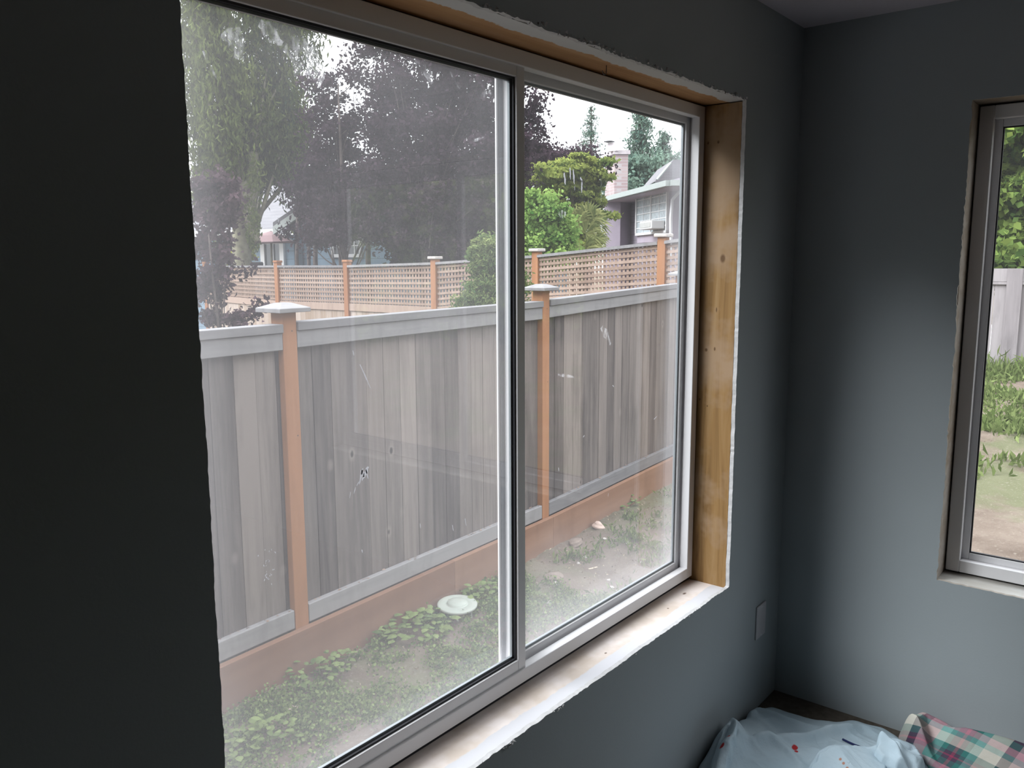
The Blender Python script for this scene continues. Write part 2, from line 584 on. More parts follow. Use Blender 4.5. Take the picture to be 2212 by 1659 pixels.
def wall_hole(mb, mapf, a0, a1, z0, z1, A0, A1, Z1, jit=(0.0015, 0.0015, 0.0015, 0.0015), flip=False):
    """gypsum skin with a rough-cut opening; mapf(a, z, depth) -> xyz"""
    m = 0.05
    inn, out = [], []
    def side(p, q, P, Q, j, L):
        n = max(8, int(L / 0.009))
        r1 = 0
        for i in range(n):
            t = i / n
            r1 = 0.75 * r1 + random.uniform(-1, 1) * j * 0.8
            jj = r1 + (random.uniform(-1, 1) * j * 0.6)
            if i == 0: jj = 0
            x = p[0] + (q[0] - p[0]) * t
            z = p[1] + (q[1] - p[1]) * t
            nx, nz = (0, 1) if abs(q[1] - p[1]) < 1e-6 else (1, 0)
            inn.append((x + nx * jj, z + nz * jj))
            out.append((P[0] + (Q[0] - P[0]) * t, P[1] + (Q[1] - P[1]) * t))
    c = [(a0, z0), (a1, z0), (a1, z1), (a0, z1)]
    C = [(a0 - m, z0 - m), (a1 + m, z0 - m), (a1 + m, z1 + m), (a0 - m, z1 + m)]
    for k in range(4):
        p, q = c[k], c[(k + 1) % 4]
        side(p, q, C[k], C[(k + 1) % 4], jit[k], abs(q[0] - p[0]) + abs(q[1] - p[1]))
    N = len(inn)
    vs = [mapf(a, z, 0) for a, z in out] + [mapf(a, z, 0) for a, z in inn] + [mapf(a, z, T_G) for a, z in inn]
    f1 = [(i, (i + 1) % N, N + (i + 1) % N, N + i) for i in range(N)]
    f2 = [(N + i, N + (i + 1) % N, 2 * N + (i + 1) % N, 2 * N + i) for i in range(N)]
    mb.add(vs, f1, 0)
    b = len(mb.v) - len(vs)
    for f in f2:
        mb.f.append(tuple(b + i for i in f)); mb.mi.append(1); mb.t.append(0.5)
    for (p, q, r, s) in ((A0, a0 - m, 0, Z1), (a1 + m, A1, 0, Z1), (a0 - m, a1 + m, 0, z0 - m), (a0 - m, a1 + m, z1 + m, Z1)):
        mb.add([mapf(p, r, 0), mapf(q, r, 0), mapf(q, s, 0), mapf(p, s, 0)], [(0, 1, 2, 3)], 0)


# wall_left: the window wall
mb = MB()
wall_hole(mb, lambda a, z, d: (a, d, z), XL, XR, ZB, ZT, ROOM[0], 0.0, ROOM[2], jit=(0.0016, 0.0012, 0.0022, 0.001))
y0, y1 = T_G, 0.1500
g = 0.004
for (a, b_, c, d) in ((ROOM[0] - .15, XL - .03, 0, 2.6), (XR + .03, 0.165, 0, 2.6), (XL - .03, XR + .03, 0, ZB - .035), (XL - .03, XR + .03, ZT + .035, 2.6)):
    mb.box((a, y0, c), (b_, y1, d), 2)
    mb.box((a, y1, c - .75 if c == 0 else c), (b_, y1 + .02, d), 3)
wl = mb.build('wall_left', [M_WALL, M_GYP, M_JAMB_L, M_TAN])
tag(wl, kind='structure')
# torn drywall paper and crumbs along the cut edges
mb = MB()
def crumb(c, s):
    v = [np.array(c) + np.array([random.uniform(-1, 1), random.uniform(-1, .2), random.uniform(-1, 1)]) * s for _ in range(5)]
    mb.add(v, [(0, 1, 2), (0, 2, 3), (0, 3, 4), (0, 4, 1), (1, 4, 3, 2)], random.choice([0, 0, 1]))
for i in range(300):
    x = XL + (XR - XL) * random.random()
    dens = 0.5 + 0.5 * math.sin(x * 9)
    if random.random() < 0.35 + 0.6 * dens:
        crumb((x, random.uniform(-0.003, 0.001), ZT + random.uniform(-0.002, 0.007)), random.uniform(0.002, 0.0065))
for i in range(55):
    x = XL + (XR - XL) * random.random()
    crumb((x, random.uniform(-0.003, 0.001), ZB + random.uniform(-0.005, 0.002)), random.uniform(0.001, 0.0035))
for i in range(9):
    crumb((-1.62 + random.gauss(0, .012), -0.002, ZB - 0.002 + random.gauss(0, .003)), random.uniform(0.003, 0.007))
    crumb((-1.44 + random.gauss(0, .012), -0.002, ZB + random.gauss(0, .003)), random.uniform(0.002, 0.005))
M_TORN = simple('torn_paper', (0.30, 0.29, 0.28), 0.95, 0.3, 90)
mb.build('torn_drywall_paper', [M_GYP, M_TORN], wl)

# wall_right
mb = MB()
wall_hole(mb, lambda a, z, d: (d, a, z), YL2, YR, ZB2, ZT2, ROOM[1], 0.0, ROOM[2], jit=(0.001, 0.0018, 0.0012, 0.001))
for (a, b_, c, d) in ((ROOM[1], YL2 - .02, 0, 2.6), (YR + .02, 0.0127, 0, 2.6), (YL2 - .02, YR + .02, 0, ZB2 - .03), (YL2 - .02, YR + .02, ZT2 + .03, 2.6)):
    mb.box((T_G, a, c), (0.13, b_, d), 2)
    mb.box((0.13, a, c - .75 if c == 0 else c), (0.15, b_, d), 3)
wr = mb.build('wall_right', [M_WALL, simple('painted_gypsum_edge', (0.34, 0.31, 0.27), 0.9, 0.15, 40), M_JAMB_L, M_TAN])
tag(wr, kind='structure')
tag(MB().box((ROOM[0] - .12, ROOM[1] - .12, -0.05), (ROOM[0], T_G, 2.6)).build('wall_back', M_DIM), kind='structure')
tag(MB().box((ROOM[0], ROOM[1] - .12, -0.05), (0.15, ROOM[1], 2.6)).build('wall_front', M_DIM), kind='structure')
tag(MB().box((ROOM[0], ROOM[1], -0.12), (0.15, 0.15, 0.0)).build('floor', M_CARPET), kind='structure')
tag(MB().box((ROOM[0] - .1, ROOM[1] - .1, 2.44), (0.15, 0.15, 2.60)).build('ceiling', M_CEIL), kind='structure')


# =================================================================== GLASS
def glass_mat(name, base, extra=None, refl=1.0, tint=(0.97, 0.98, 0.98)):
    """clear pane with a film of dirt: dust scatters light from both sides"""
    m = bpy.data.materials.new(name)
    m.use_nodes = True
    nt = m.node_tree
    nt.nodes.remove(nt.nodes['Principled BSDF'])
    out = nt.nodes['Material Output']
    tr = nd(nt, 'ShaderNodeBsdfTransparent')
    tr.inputs[0].default_value = (*tint, 1)
    gl = nd(nt, 'ShaderNodeBsdfGlossy')
    gl.inputs['Roughness'].default_value = 0.0
    geo = nd(nt, 'ShaderNodeNewGeometry')
    dot = nd(nt, 'ShaderNodeVectorMath', operation='DOT_PRODUCT')
    nt.links.new(geo.outputs['Normal'], dot.inputs[0])
    nt.links.new(geo.outputs['Incoming'], dot.inputs[1])
    cosn = mth(nt, 'ABSOLUTE', dot.outputs['Value'])
    fr = mth(nt, 'ADD', 0.04 * refl, mth(nt, 'MULTIPLY', 0.9, mth(nt, 'POWER', mth(nt, 'SUBTRACT', 1.0, cosn), 5.0)))
    mx = nd(nt, 'ShaderNodeMixShader')
    nt.links.new(fr, mx.inputs[0])
    nt.links.new(tr.outputs[0], mx.inputs[1])
    nt.links.new(gl.outputs[0], mx.inputs[2])
    dif = nd(nt, 'ShaderNodeBsdfDiffuse')
    tl = nd(nt, 'ShaderNodeBsdfTranslucent')
    for s in (dif, tl): s.inputs['Color'].default_value = (0.88, 0.87, 0.90, 1)
    md = nd(nt, 'ShaderNodeMixShader')
    md.inputs[0].default_value = 0.75
    nt.links.new(dif.outputs[0], md.inputs[1])
    nt.links.new(tl.outputs[0], md.inputs[2])
    v = obj_coord(nt)
    n1 = noise(nt, v, 2.2, 4, 0.55, 0.5)
    n2 = noise(nt, obj_coord(nt, (14, 14, 2.5)), 1.0, 4, 0.6)
    dirt = mth(nt, 'MULTIPLY', base, mth(nt, 'ADD', 0.45, mth(nt, 'ADD', mth(nt, 'MULTIPLY', n1, 0.75), mth(nt, 'MULTIPLY', n2, 0.35))))
    if extra:
        tc = nd(nt, 'ShaderNodeTexCoord')
        sp = nd(nt, 'ShaderNodeSeparateXYZ')
        nt.links.new(tc.outputs['Object'], sp.inputs[0])
        for (ax, a, b_, amt) in extra:      # a: where the film starts, b: where it is full
            mr = nd(nt, 'ShaderNodeMapRange')
            mr.inputs['From Min'].default_value = a
            mr.inputs['From Max'].default_value = b_
            wob = mth(nt, 'ADD', sp.outputs[ax], mth(nt, 'MULTIPLY', mth(nt, 'SUBTRACT', n1, 0.5), abs(b_ - a) * 0.8))
            nt.links.new(wob, mr.inputs['Value'])
            dirt = mth(nt, 'ADD', dirt, mth(nt, 'MULTIPLY', amt, mth(nt, 'POWER', mr.outputs[0], 1.5)))
    # dust lies on the room face only
    one = mth(nt, 'SUBTRACT', 1.0, geo.outputs['Backfacing'])
    fin = nd(nt, 'ShaderNodeMixShader')
    nt.links.new(dirt, fin.inputs[0])
    nt.links.new(mx.outputs[0], fin.inputs[1])
    nt.links.new(md.outputs[0], fin.inputs[2])
    nt.links.new(fin.outputs[0], out.inputs['Surface'])
    return m


M_GL_SASH = glass_mat('dusty_sash_glass', 0.058, [(2, 1.85, 2.15, 0.02), (2, 1.05, 0.60, 0.075), (0, -2.16, -2.26, 0.09)], refl=1.5)
M_GL_FIX = glass_mat('fixed_glass', 0.018, [(2, 0.95, 0.60, 0.22), (0, -0.66, -0.50, 0.10)], refl=1.0)
M_GL_R = glass_mat('side_glass', 0.020, refl=1.0)


def pane(name, a, b, mat, parent):
    """glass sheet: one face towards the room, one outside, joined by its edges"""
    return MB().box(a, b).build(name, mat, parent)


def ring(mb, ax, d0, d1, a0, a1, z0, z1, w, mi=0, wb=None, wt=None):
    """rectangular frame of four mitre-less bars; ax 'y' (plane y) or 'x'"""
    wb = w if wb is None else wb
    wt = w if wt is None else wt
    def bx(p0, p1, q0, q1):
        if ax == 'y': mb.box((p0, d0, q0), (p1, d1, q1), mi)
        else: mb.box((d0, p0, q0), (d1, p1, q1), mi)
    bx(a0, a0 + w, z0, z1); bx(a1 - w, a1, z0, z1)
    bx(a0 + w, a1 - w, z0, z0 + wb); bx(a0 + w, a1 - w, z1 - wt, z1)
    return mb


# =================================================================== WINDOW 1 (large slider)
w1 = empty('window_1', (0, 0, 0), kind='structure')
YF = 0.1355
MB().box((XL - .012, T_G + .001, ZT + .0015), (XR + .03, 0.150, ZT + .03)).build('head_board', M_HEAD, w1)
MB().box((XL - .012, 0.0005, ZB - .03), (XR + .02, 0.150, ZB - .010)).build('sill_board', M_SILL, w1, bevel=0.002)
MB().box((XR + .0015, T_G + .0015, ZB - .010), (XR + .03, 0.150, ZT - .002)).build('jamb_board', M_JAMB, w1)
MB().box((XL - .03, T_G + .0015, ZB - .010), (XL - .0015, 0.150, ZT - .002)).build('jamb_board', M_JAMB_L, w1)
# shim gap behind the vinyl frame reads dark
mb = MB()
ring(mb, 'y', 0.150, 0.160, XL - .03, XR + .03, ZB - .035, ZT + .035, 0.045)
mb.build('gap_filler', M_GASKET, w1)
fx0, fx1, fz0, fz1 = XL + .004, XR - .004, ZB + .006, ZT - .005
mb = MB()
ring(mb, 'y', YF, YF + .028, fx0, fx1, fz0, fz1, 0.036)                   # room-side flange
ring(mb, 'y', YF + .028, YF + .053, fx0, fx1, fz0, fz1, 0.026)            # track channel
ring(mb, 'y', YF + .053, YF + .067, fx0, fx1, fz0, fz1, 0.030)            # outer flange
fr = mb.build('window_frame', M_VINYL, w1, bevel=0.002)
# inner glazing frame of the fixed pane
mb = MB()
XM = -1.381
ring(mb, 'y', YF + .036, YF + .0545, -1.405, fx1 - .026, fz0 + .026, fz1 - .026, 0.028)
MB_fix = mb.build('fixed_pane_frame', M_VINYL, w1, bevel=0.0025)
mb = MB()
ring(mb, 'y', YF + .044, YF + .052, -1.378, fx1 - .053, fz0 + .053, fz1 - .053, 0.007)
mb.build('glazing_bead', M_METALTRACK, MB_fix)
pf = pane('glass_pane', (-1.375, YF + .047, fz0 + .050), (fx1 - .050, YF + .051, fz1 - .050), M_GL_FIX, MB_fix)
# meeting stile of the fixed pane: seen through the sash glass
mb = MB()
mb.box((-1.424, YF + .056, fz0 + .036), (-1.340, YF + .0615, fz1 - .036))
mb.box((-1.398, YF + .0600, fz0 + .036), (-1.345, YF + .0700, fz1 - .036))
mb.box((-1.391, YF + .0525, fz0 + .036), (-1.381, YF + .057, fz1 - .036))
mb.box((-1.366, YF + .0535, fz0 + .036), (-1.360, YF + .057, fz1 - .036))
ms = mb.build('meeting_stile', M_VINYL, w1, bevel=0.0015)
M_STILE_SHADE = simple('stile_shade_grey', (0.22, 0.235, 0.25), 0.9, 0.1, 60)  # grey and dark strips put the white stile's shade into its colour
MB().box((-1.417, YF + .0530, fz0 + .036), (-1.396, YF + .0562, fz1 - .036)).build('stile_shade', M_STILE_SHADE, ms)
MB().box((-1.378, YF + .0500, fz0 + .036), (-1.371, YF + .0562, fz1 - .036)).build('stile_shade', M_GASKET, ms)
# sliding sash
sash = MB()
sx0, sx1, sz0, sz1 = fx0 + .028, XM + .001, fz0 + .0365, fz1 - .0365
ring(sash, 'y', YF + .006, YF + .032, sx0, sx1, sz0 - .006, sz1 + .006, 0.030, wb=0.034, wt=0.030)
sash.box((sx1, YF + .010, sz0 + .004), (sx1 + .004, YF + .020, sz1 - .004))
so = sash.build('sliding_sash', M_VINYL, w1, bevel=0.0025)
mb = MB()
ring(mb, 'y', YF + .012, YF + .026, sx0 + .030, sx1 - .030, sz0 + .028, sz1 - .024, 0.0045)
mb.build('gasket', M_GASKET, so)
mb = MB()
ring(mb, 'y', YF + .020, YF + .027, sx0 + .0335, sx1 - .0335, sz0 + .0315, sz1 - .0275, 0.006)
mb.build('spacer', M_METALTRACK, so)
pl = pane('glass_pane', (sx0 + .030, YF + .0225, sz0 + .028), (sx1 - .030, YF + .0265, sz1 - .024), M_GL_SASH, so)
# paint scrapes and droppings stuck to the panes
M_SPLAT = bpy.data.materials.new('white_splatter')
M_SPLAT.use_nodes = True
_nt = M_SPLAT.node_tree
_nt.nodes.remove(_nt.nodes['Principled BSDF'])
_t = nd(_nt, 'ShaderNodeBsdfTranslucent'); _d = nd(_nt, 'ShaderNodeBsdfDiffuse')
_t.inputs[0].default_value = _d.inputs[0].default_value = (0.42, 0.42, 0.45, 1)
_m = nd(_nt, 'ShaderNodeMixShader'); _m.inputs[0].default_value = 0.3
_nt.links.new(_t.outputs[0], _m.inputs[1]); _nt.links.new(_d.outputs[0], _m.inputs[2])
_nt.links.new(_m.outputs[0], _nt.nodes['Material Output'].inputs['Surface'])
M_SMEAR = bpy.data.materials.new('faint_smear')
M_SMEAR.use_nodes = True
_nt = M_SMEAR.node_tree
_nt.nodes.remove(_nt.nodes['Principled BSDF'])
_t = nd(_nt, 'ShaderNodeBsdfTransparent'); _d = nd(_nt, 'ShaderNodeBsdfTranslucent'); _d.inputs[0].default_value = (0.9, 0.9, 0.93, 1)
_m = nd(_nt, 'ShaderNodeMixShader')
_nn = noise(_nt, obj_coord(_nt, (60, 60, 25)), 1.0, 5, 0.7)
_nt.links.new(ramp(_nt, _nn, [(0.42, (0, 0, 0)), (0.7, (0.42,) * 3)]), _m.inputs[0])
_nt.links.new(_t.outputs[0], _m.inputs[1]); _nt.links.new(_d.outputs[0], _m.inputs[2])
_nt.links.new(_m.outputs[0], _nt.nodes['Material Output'].inputs['Surface'])


def ony(px, py, Y):
    d = ray(px, py)
    return CAM + d * (Y - CAM[1]) / d[1]


def streak(mb, px, py, qx, qy, w, Y):
    a, b = ony(px, py, Y), ony(qx, qy, Y)
    L = np.linalg.norm(b - a)
    n = 7
    d = (b - a) / L
    s = np.array([d[2], 0, -d[0]])
    vs, fs = [], []
    for i in range(n + 1):
        t = i / n
        r = w * (0.35 + 0.65 * math.sin(math.pi * min(1, t * 0.85 + 0.15))) * random.uniform(0.7, 1.2)
        c = a + d * L * t + s * random.uniform(-.3, .3) * w
        vs += [c + s * r, c - s * r]
    for i in range(n): fs.append((2 * i, 2 * i + 1, 2 * i + 3, 2 * i + 2))
    top = [v + np.array((0, -0.0006, 0)) for v in vs]
    mb.add(top, fs)


YS = YF + .0224
mb = MB()
for q in ((795, 1008, 782, 1038, .0035), (783, 1012, 776, 1046, .002), (790, 1014, 795, 1034, .0015), (775, 1040, 770, 1050, .001),
          (780, 1015, 786, 1030, .0035), (768, 1052, 764, 1066, .0008), (757, 1062, 755, 1076, .0006)):
    streak(mb, *q, YS)
for i in range(26):
    x, y = random.gauss(578, 7), random.uniform(1185, 1262)
    streak(mb, x, y, x + random.uniform(-2, 2), y + random.uniform(2, 5), random.uniform(.0004, .0010), YS)
for q in ((977, 1134, 979, 1147, .0012), (1004, 1120, 1007, 1136, .0012), (907, 1131, 908, 1141, .001), (781, 1187, 783, 1194, .0012),
          (777, 787, 800, 838, .0011), (762, 757, 764, 768, .001), (600, 470, 603, 486, .0008)):
    streak(mb, *q, YS)
mb.build('white_splatter', M_SPLAT, so)
mb = MB()
for q in ((1050, 195, 1040, 212, .009), (1054, 190, 1061, 205, .006), (880, 118, 900, 140, .016), (905, 128, 935, 180, .012),
          (972, 155, 992, 192, .003), (1020, 305, 1045, 296, .003), (500, 60, 520, 130, .02), (620, 90, 700, 170, .03),
          (560, 50, 610, 95, .014), (438, 110, 470, 175, .003)):
    streak(mb, *q, YS)
mb.build('smear', M_SMEAR, so)
YS2 = YF + .0469
mb = MB()
for q in ((1218, 373, 1221, 399, .0038), (1231, 362, 1232, 388, .0026), (1238, 366, 1240, 398, .0034), (1253, 383, 1258, 393, .003),
          (1257, 390, 1256, 417, .0030), (1241, 402, 1241, 412, .0012)):
    streak(mb, *q, YS2)
for q in ((1323, 832, 1326, 836, .0012), (1412, 906, 1419, 899, .0010), (1262, 940, 1259, 945, .0012), (1206, 1010, 1207, 1018, .0012), (1314, 1065, 1313, 1073, .0008)):
    streak(mb, *q, YS2)
mb.build('white_splatter', M_SPLAT, MB_fix)
mb = MB()
for q in ((1205, 460, 1222, 462, .011), (1299, 385, 1298, 436, .0018), (1299, 480, 1298, 502, .003), (1300, 705, 1318, 745, .012),
          (1205, 810, 1240, 815, .004), (1285, 255, 1300, 300, .02)):
    streak(mb, *q, YS2)
mb.build('smear', M_SMEAR, MB_fix)

# curtain hook in the head board
hk = MB()
ph = ony(1310, 146, 0.085)
pts = [(ph[0], 0.085, ZT + .002), (ph[0], 0.085, ZT - .012)]
for i in range(9):
    t = math.pi * i / 8
    pts.append((ph[0] - .009 + .009 * math.cos(t), 0.085, ZT - .014 - .009 * math.sin(t)))
hk.tube(pts, 0.0011, 6)
h = hk.build('cup_hook', simple('dull_wire', (0.12, 0.11, 0.11), 0.4, 0.1, metal=0.6))
tag(h, 'small open wire hook screwed into the wooden head of the large window', 'hook')

# blank wall plate below the window, near the corner
mb = MB().box((-0.216, -0.006, 0.284), (-0.133, 0.0002, 0.410))
wp = mb.build('wall_plate', simple('painted_plate', (0.46, 0.45, 0.47), 0.45, 0.02), bevel=0.003)
tag(wp, 'blank pale grey wall plate low on the window wall beside the corner', 'wall plate')
MB().box((-0.177, -0.0068, 0.398), (-0.172, -0.0055, 0.403)).build('screw', M_VINYL, wp)
MB().box((-0.177, -0.0068, 0.291), (-0.172, -0.0055, 0.296)).build('screw', M_VINYL, wp)

# =================================================================== WINDOW 2 (in wall_right)
w2 = empty('window_2', (0, 0, 0), kind='structure')
XF2 = 0.108
MB().box((T_G + .001, YL2 - .012, ZT2 + .0015), (0.128, YR + .02, ZT2 + .028)).build('head_board', M_DUSTYBOARD, w2)
MB().box((0.0005, YL2 - .012, ZB2 - .028), (0.128, YR + .015, ZB2 - .002)).build('sill_board', wood_board('side_sill', 1, [(0.42, 0.41, 0.38), (0.52, 0.52, 0.50), (0.6, 0.6, 0.58), (0.34, 0.31, 0.27)]), w2)
MB().box((T_G + .0015, YR + .0015, ZB2), (0.128, YR + .02, ZT2)).build('jamb_board', M_DUSTYBOARD, w2)
MB().box((T_G + .0015, YL2 - .02, ZB2), (0.128, YL2 - .0015, ZT2)).build('jamb_board', M_DUSTYBOARD, w2)
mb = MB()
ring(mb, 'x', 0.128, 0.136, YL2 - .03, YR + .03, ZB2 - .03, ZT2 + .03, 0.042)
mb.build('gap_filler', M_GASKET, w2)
mb = MB()
ring(mb, 'x', XF2, XF2 + .085, YL2 + .004, YR - .003, ZB2 + .006, ZT2 - .005, 0.042)
mb.build('window_frame', M_VINYL, w2, bevel=0.003)
ymid = -1.42
for nm, (a, b_), d in (('fixed_pane_frame', (ymid - .02, YR - .043), .030), ('sliding_sash', (YL2 + .046, ymid + .02), .010)):
    mb = MB()
    ring(mb, 'x', XF2 + d, XF2 + d + .026, a, b_, ZB2 + .047, ZT2 - .046, 0.024 if nm[0] == 'f' else 0.034)
    s2 = mb.build(nm, M_VINYL, w2, bevel=0.003)
    mb = MB()
    w_ = 0.024 if nm[0] == 'f' else 0.034
    ring(mb, 'x', XF2 + d + .004, XF2 + d + .014, a + w_, b_ - w_, ZB2 + .047 + w_, ZT2 - .046 - w_, 0.004)
    mb.build('gasket', M_GASKET, s2)
    pane('glass_pane', (XF2 + d + .009, a + w_, ZB2 + .047 + w_), (XF2 + d + .013, b_ - w_, ZT2 - .046 - w_), M_GL_R, s2)
# pencil lines on the sill and a scuff on the frame
print('room done')

# =================================================================== GROUND
GZ = -0.60


def gz(x, y):
    """yard surface: flat by the house, gently rising to the east"""
    x = np.asarray(x, float); y = np.asarray(y, float)
    s = np.clip((x - 1.5) / 12.0, 0, 1)
    return GZ + 0.30 * s + 0.012 * np.sin(x * 3.1 + y * 1.7) + 0.010 * np.sin(x * 7.3 - y * 5.1) + 0.008 * np.sin(y * 11 + x * 2)


def grid_mesh(name, xs, ys, zf, mat, jitter=0.0, parent=None):
    X, Y = np.meshgrid(xs, ys)
    Z = zf(X, Y) + (rng.normal(0, jitter, X.shape) if jitter else 0)
    vs = np.stack([X, Y, Z], -1).reshape(-1, 3)
    nx = len(xs)
    fs = [(j * nx + i, j * nx + i + 1, (j + 1) * nx + i + 1, (j + 1) * nx + i) for j in range(len(ys) - 1) for i in range(nx - 1)]
    me = bpy.data.meshes.new(name)
    me.from_pydata(vs.tolist(), [], fs)
    me.materials.append(mat)
    me.polygons.foreach_set('use_smooth', [True] * len(me.polygons))
    o = bpy.data.objects.new(name, me)
    COL.objects.link(o)
    if parent: o.parent = parent
    return o


m, nt, b = new_mat('garden_soil')
v = obj_coord(nt)
c = ramp(nt, noise(nt, v, 2.0, 6, 0.65), [(0.3, (0.1015, 0.0722, 0.0535)), (0.55, (0.1765, 0.1364, 0.1069)), (0.75, (0.2407, 0.1978, 0.1604))])
c = mixc(nt, ramp(nt, noise(nt, v, 0.9, 4, 0.6), [(0.5, (0, 0, 0)), (0.62, (0.7, 0.7, 0.7))]), c, (0.1069, 0.1283, 0.0535))
c = mixc(nt, ramp(nt, noise(nt, v, 42, 3, 0.6), [(0.58, (0, 0, 0)), (0.7, (0.6, 0.6, 0.6))]), c, (0.2781, 0.2407, 0.1978))
nt.links.new(c, b.inputs['Base Color'])
b.inputs['Roughness'].default_value = 0.95
bump(nt, b, noise(nt, v, 30, 6, 0.7), 0.9, 0.03)
M_SOIL = m
g1 = grid_mesh('yard_ground', np.arange(-4.5, 16.0, 0.05), np.arange(0.17, 3.5, 0.05), lambda x, y: gz(x, y) - .06 * np.clip((.42 - y) / .22, 0, 1), M_SOIL, 0.006)
tag(g1, kind='structure')
xs = np.concatenate([np.arange(-60, -4, 4.0), [-4.5], np.arange(-4, 16, 1.0), np.arange(16, 120, 6.0)])
g2 = grid_mesh('yard_ground_far', xs, np.concatenate([[3.48], np.arange(4, 20, 1.0), np.arange(20, 120, 6.0)]), lambda x, y: gz(x, y) * 1.0 - 0.02, M_SOIL)
tag(g2, kind='structure')
g3 = grid_mesh('yard_ground_side', np.arange(0.16, 70, 0.5), np.concatenate([np.arange(-40, -2, 0.5), np.arange(-2, .75, .1)]), lambda x, y: gz(x, y) - 0.012 - .05 * np.clip((y - .4) / .2, 0, 1), M_SOIL)
tag(g3, kind='structure')

# =================================================================== NEAR FENCE (weathered)
FA = math.radians(3.0)
FD = np.array([math.cos(FA), math.sin(FA), 0.0])          # along the fence
FN = np.array([-math.sin(FA), math.cos(FA), 0.0])         # away from the house
FP = np.array([-0.305, 2.515, 0.0])                       # right front edge of post one


def fpt(s, n, z): return FP + FD * s + FN * n + np.array((0, 0, z))


def fline(px, py, n=0.0):
    """distance along the fence front where a sight line meets it"""
    d = ray(px, py)
    P = FP + FN * n
    t = ((P - CAM) @ FN) / (d @ FN)
    X = CAM + d * t
    return float((X - P) @ FD), float(X[2])


near = empty('board_fence', (float(FP[0]), float(FP[1]), GZ))
tag(near, 'weathered grey board fence with orange posts just outside the large window', 'fence')
near.location = (0, 0, 0)


def frame_z(px, pys, n=0.0): return [fline(px, py, n) for py in pys]


S1 = fline(1187, 700)[0]            # right edge of post two
PW = 0.092
posts_s = [-PW - 2.42, -PW, S1 - PW, S1 + 2.40, S1 + 4.85, S1 + 7.3]
secs = [(posts_s[i] + PW, posts_s[i + 1]) for i in range(5)]
ztop = [1.325, 1.338, 1.365, 1.43, 1.45, 1.47]
for i, ((sa, sb)) in enumerate(secs):
    za, zb = ztop[i], ztop[min(i + 1, 5)]
    if i == 0: za, zb = 1.33, 1.332
    if i == 1: za, zb = 1.338, 1.352
    if i == 2: za, zb = 1.358, 1.43
    mb = MB()
    s = sa
    while s < sb - 0.01:
        w = min(random.uniform(0.128, 0.145), sb - s)
        dz = random.uniform(-.004, .004)
        mb.obox(fpt(s, 0.040 + random.uniform(0, .006), -0.42), FD, FN, w - random.uniform(.0015, .005), 0.016, 0.42 + za + (zb - za) * (s - sa) / (sb - sa) - 0.060 + dz)
        s += w
    mb.build('board_panel', M_GREYFENCE, near)
    # cap strip and fascia of the top rail
    def bar(a, b_, n0, n1, z0a, z0b, h, mat, name, bev=0.003):
        P = [fpt(a, n0, z0a), fpt(b_, n0, z0b), fpt(b_, n1, z0b), fpt(a, n1, z0a)]
        q = MB().hexa(P + [p + np.array((0, 0, h)) for p in P])
        return q.build(name, mat, near, bevel=bev)
    bar(sa + .002, sb - .002, -0.012, 0.085, za - .045, zb - .045, 0.045, M_GREYRAIL, 'cap_rail')
    bar(sa + .002, sb - .002, 0.0, 0.036, za - .135, zb - .135, 0.088, M_GREYRAIL, 'top_rail')
    zk = [-0.335, -0.333, -0.338, -0.29, -0.26, -0.24]
    ka, kb = zk[i], zk[min(i + 1, 5)]
    bar(sa + .004, sb - .004, 0.000, 0.038, ka + .004, kb + .004, 0.105, M_GREYRAIL, 'bottom_rail', 0.005)
kz = [(-0.335, -2.6), (-0.334, S1 / 2), (-0.338, S1), (-0.29, S1 + 2.4), (-0.24, S1 + 7.3)]
for (z0, s0), (z1, s1) in zip(kz[:-1], kz[1:]):
    P = [fpt(s0, -0.042, -0.75), fpt(s1, -0.042, -0.75), fpt(s1, -0.002, -0.75), fpt(s0, -0.002, -0.75)]
    Q = [fpt(s0, -0.042, z0), fpt(s1, -0.042, z1), fpt(s1, -0.002, z1), fpt(s0, -0.002, z0)]
    MB().hexa(P + Q).build('kickboard', M_KICK, near, bevel=0.004)
for i, s in enumerate(posts_s):
    zt_ = [1.39, 1.392, 1.43, 1.50, 1.52, 1.54][i]
    p = MB().obox(fpt(s, 0.0, -0.72), FD, FN, PW, PW, 0.72 + zt_).build('fence_post', M_CEDAR, near, bevel=0.004)
    c0 = fpt(s + PW / 2, PW / 2, zt_)
    hw = 0.100
    cap = MB()
    ring_ = lambda w, z: [c0 + FD * a * w + FN * b_ * w + np.array((0, 0, z)) for a, b_ in ((-1, -1), (1, -1), (1, 1), (-1, 1))]
    V = ring_(hw, 0) + ring_(hw, 0.022) + ring_(0.030, 0.048)
    cap.add(V, [(3, 2, 1, 0)] + [(k, (k + 1) % 4, 4 + (k + 1) % 4, 4 + k) for k in range(4)] +
            [(4 + k, 4 + (k + 1) % 4, 8 + (k + 1) % 4, 8 + k) for k in range(4)] + [(8, 9, 10, 11)])
    cap.build('post_cap', M_GREYRAIL, p, bevel=0.003)
    for (a, z) in ((0.62, 1.29), (0.72, 0.73)):
        MB().obox(fpt(s + PW * a, -0.001, z), FD, FN, 0.006, 0.003, 0.006).build('nail', M_GASKET, p)

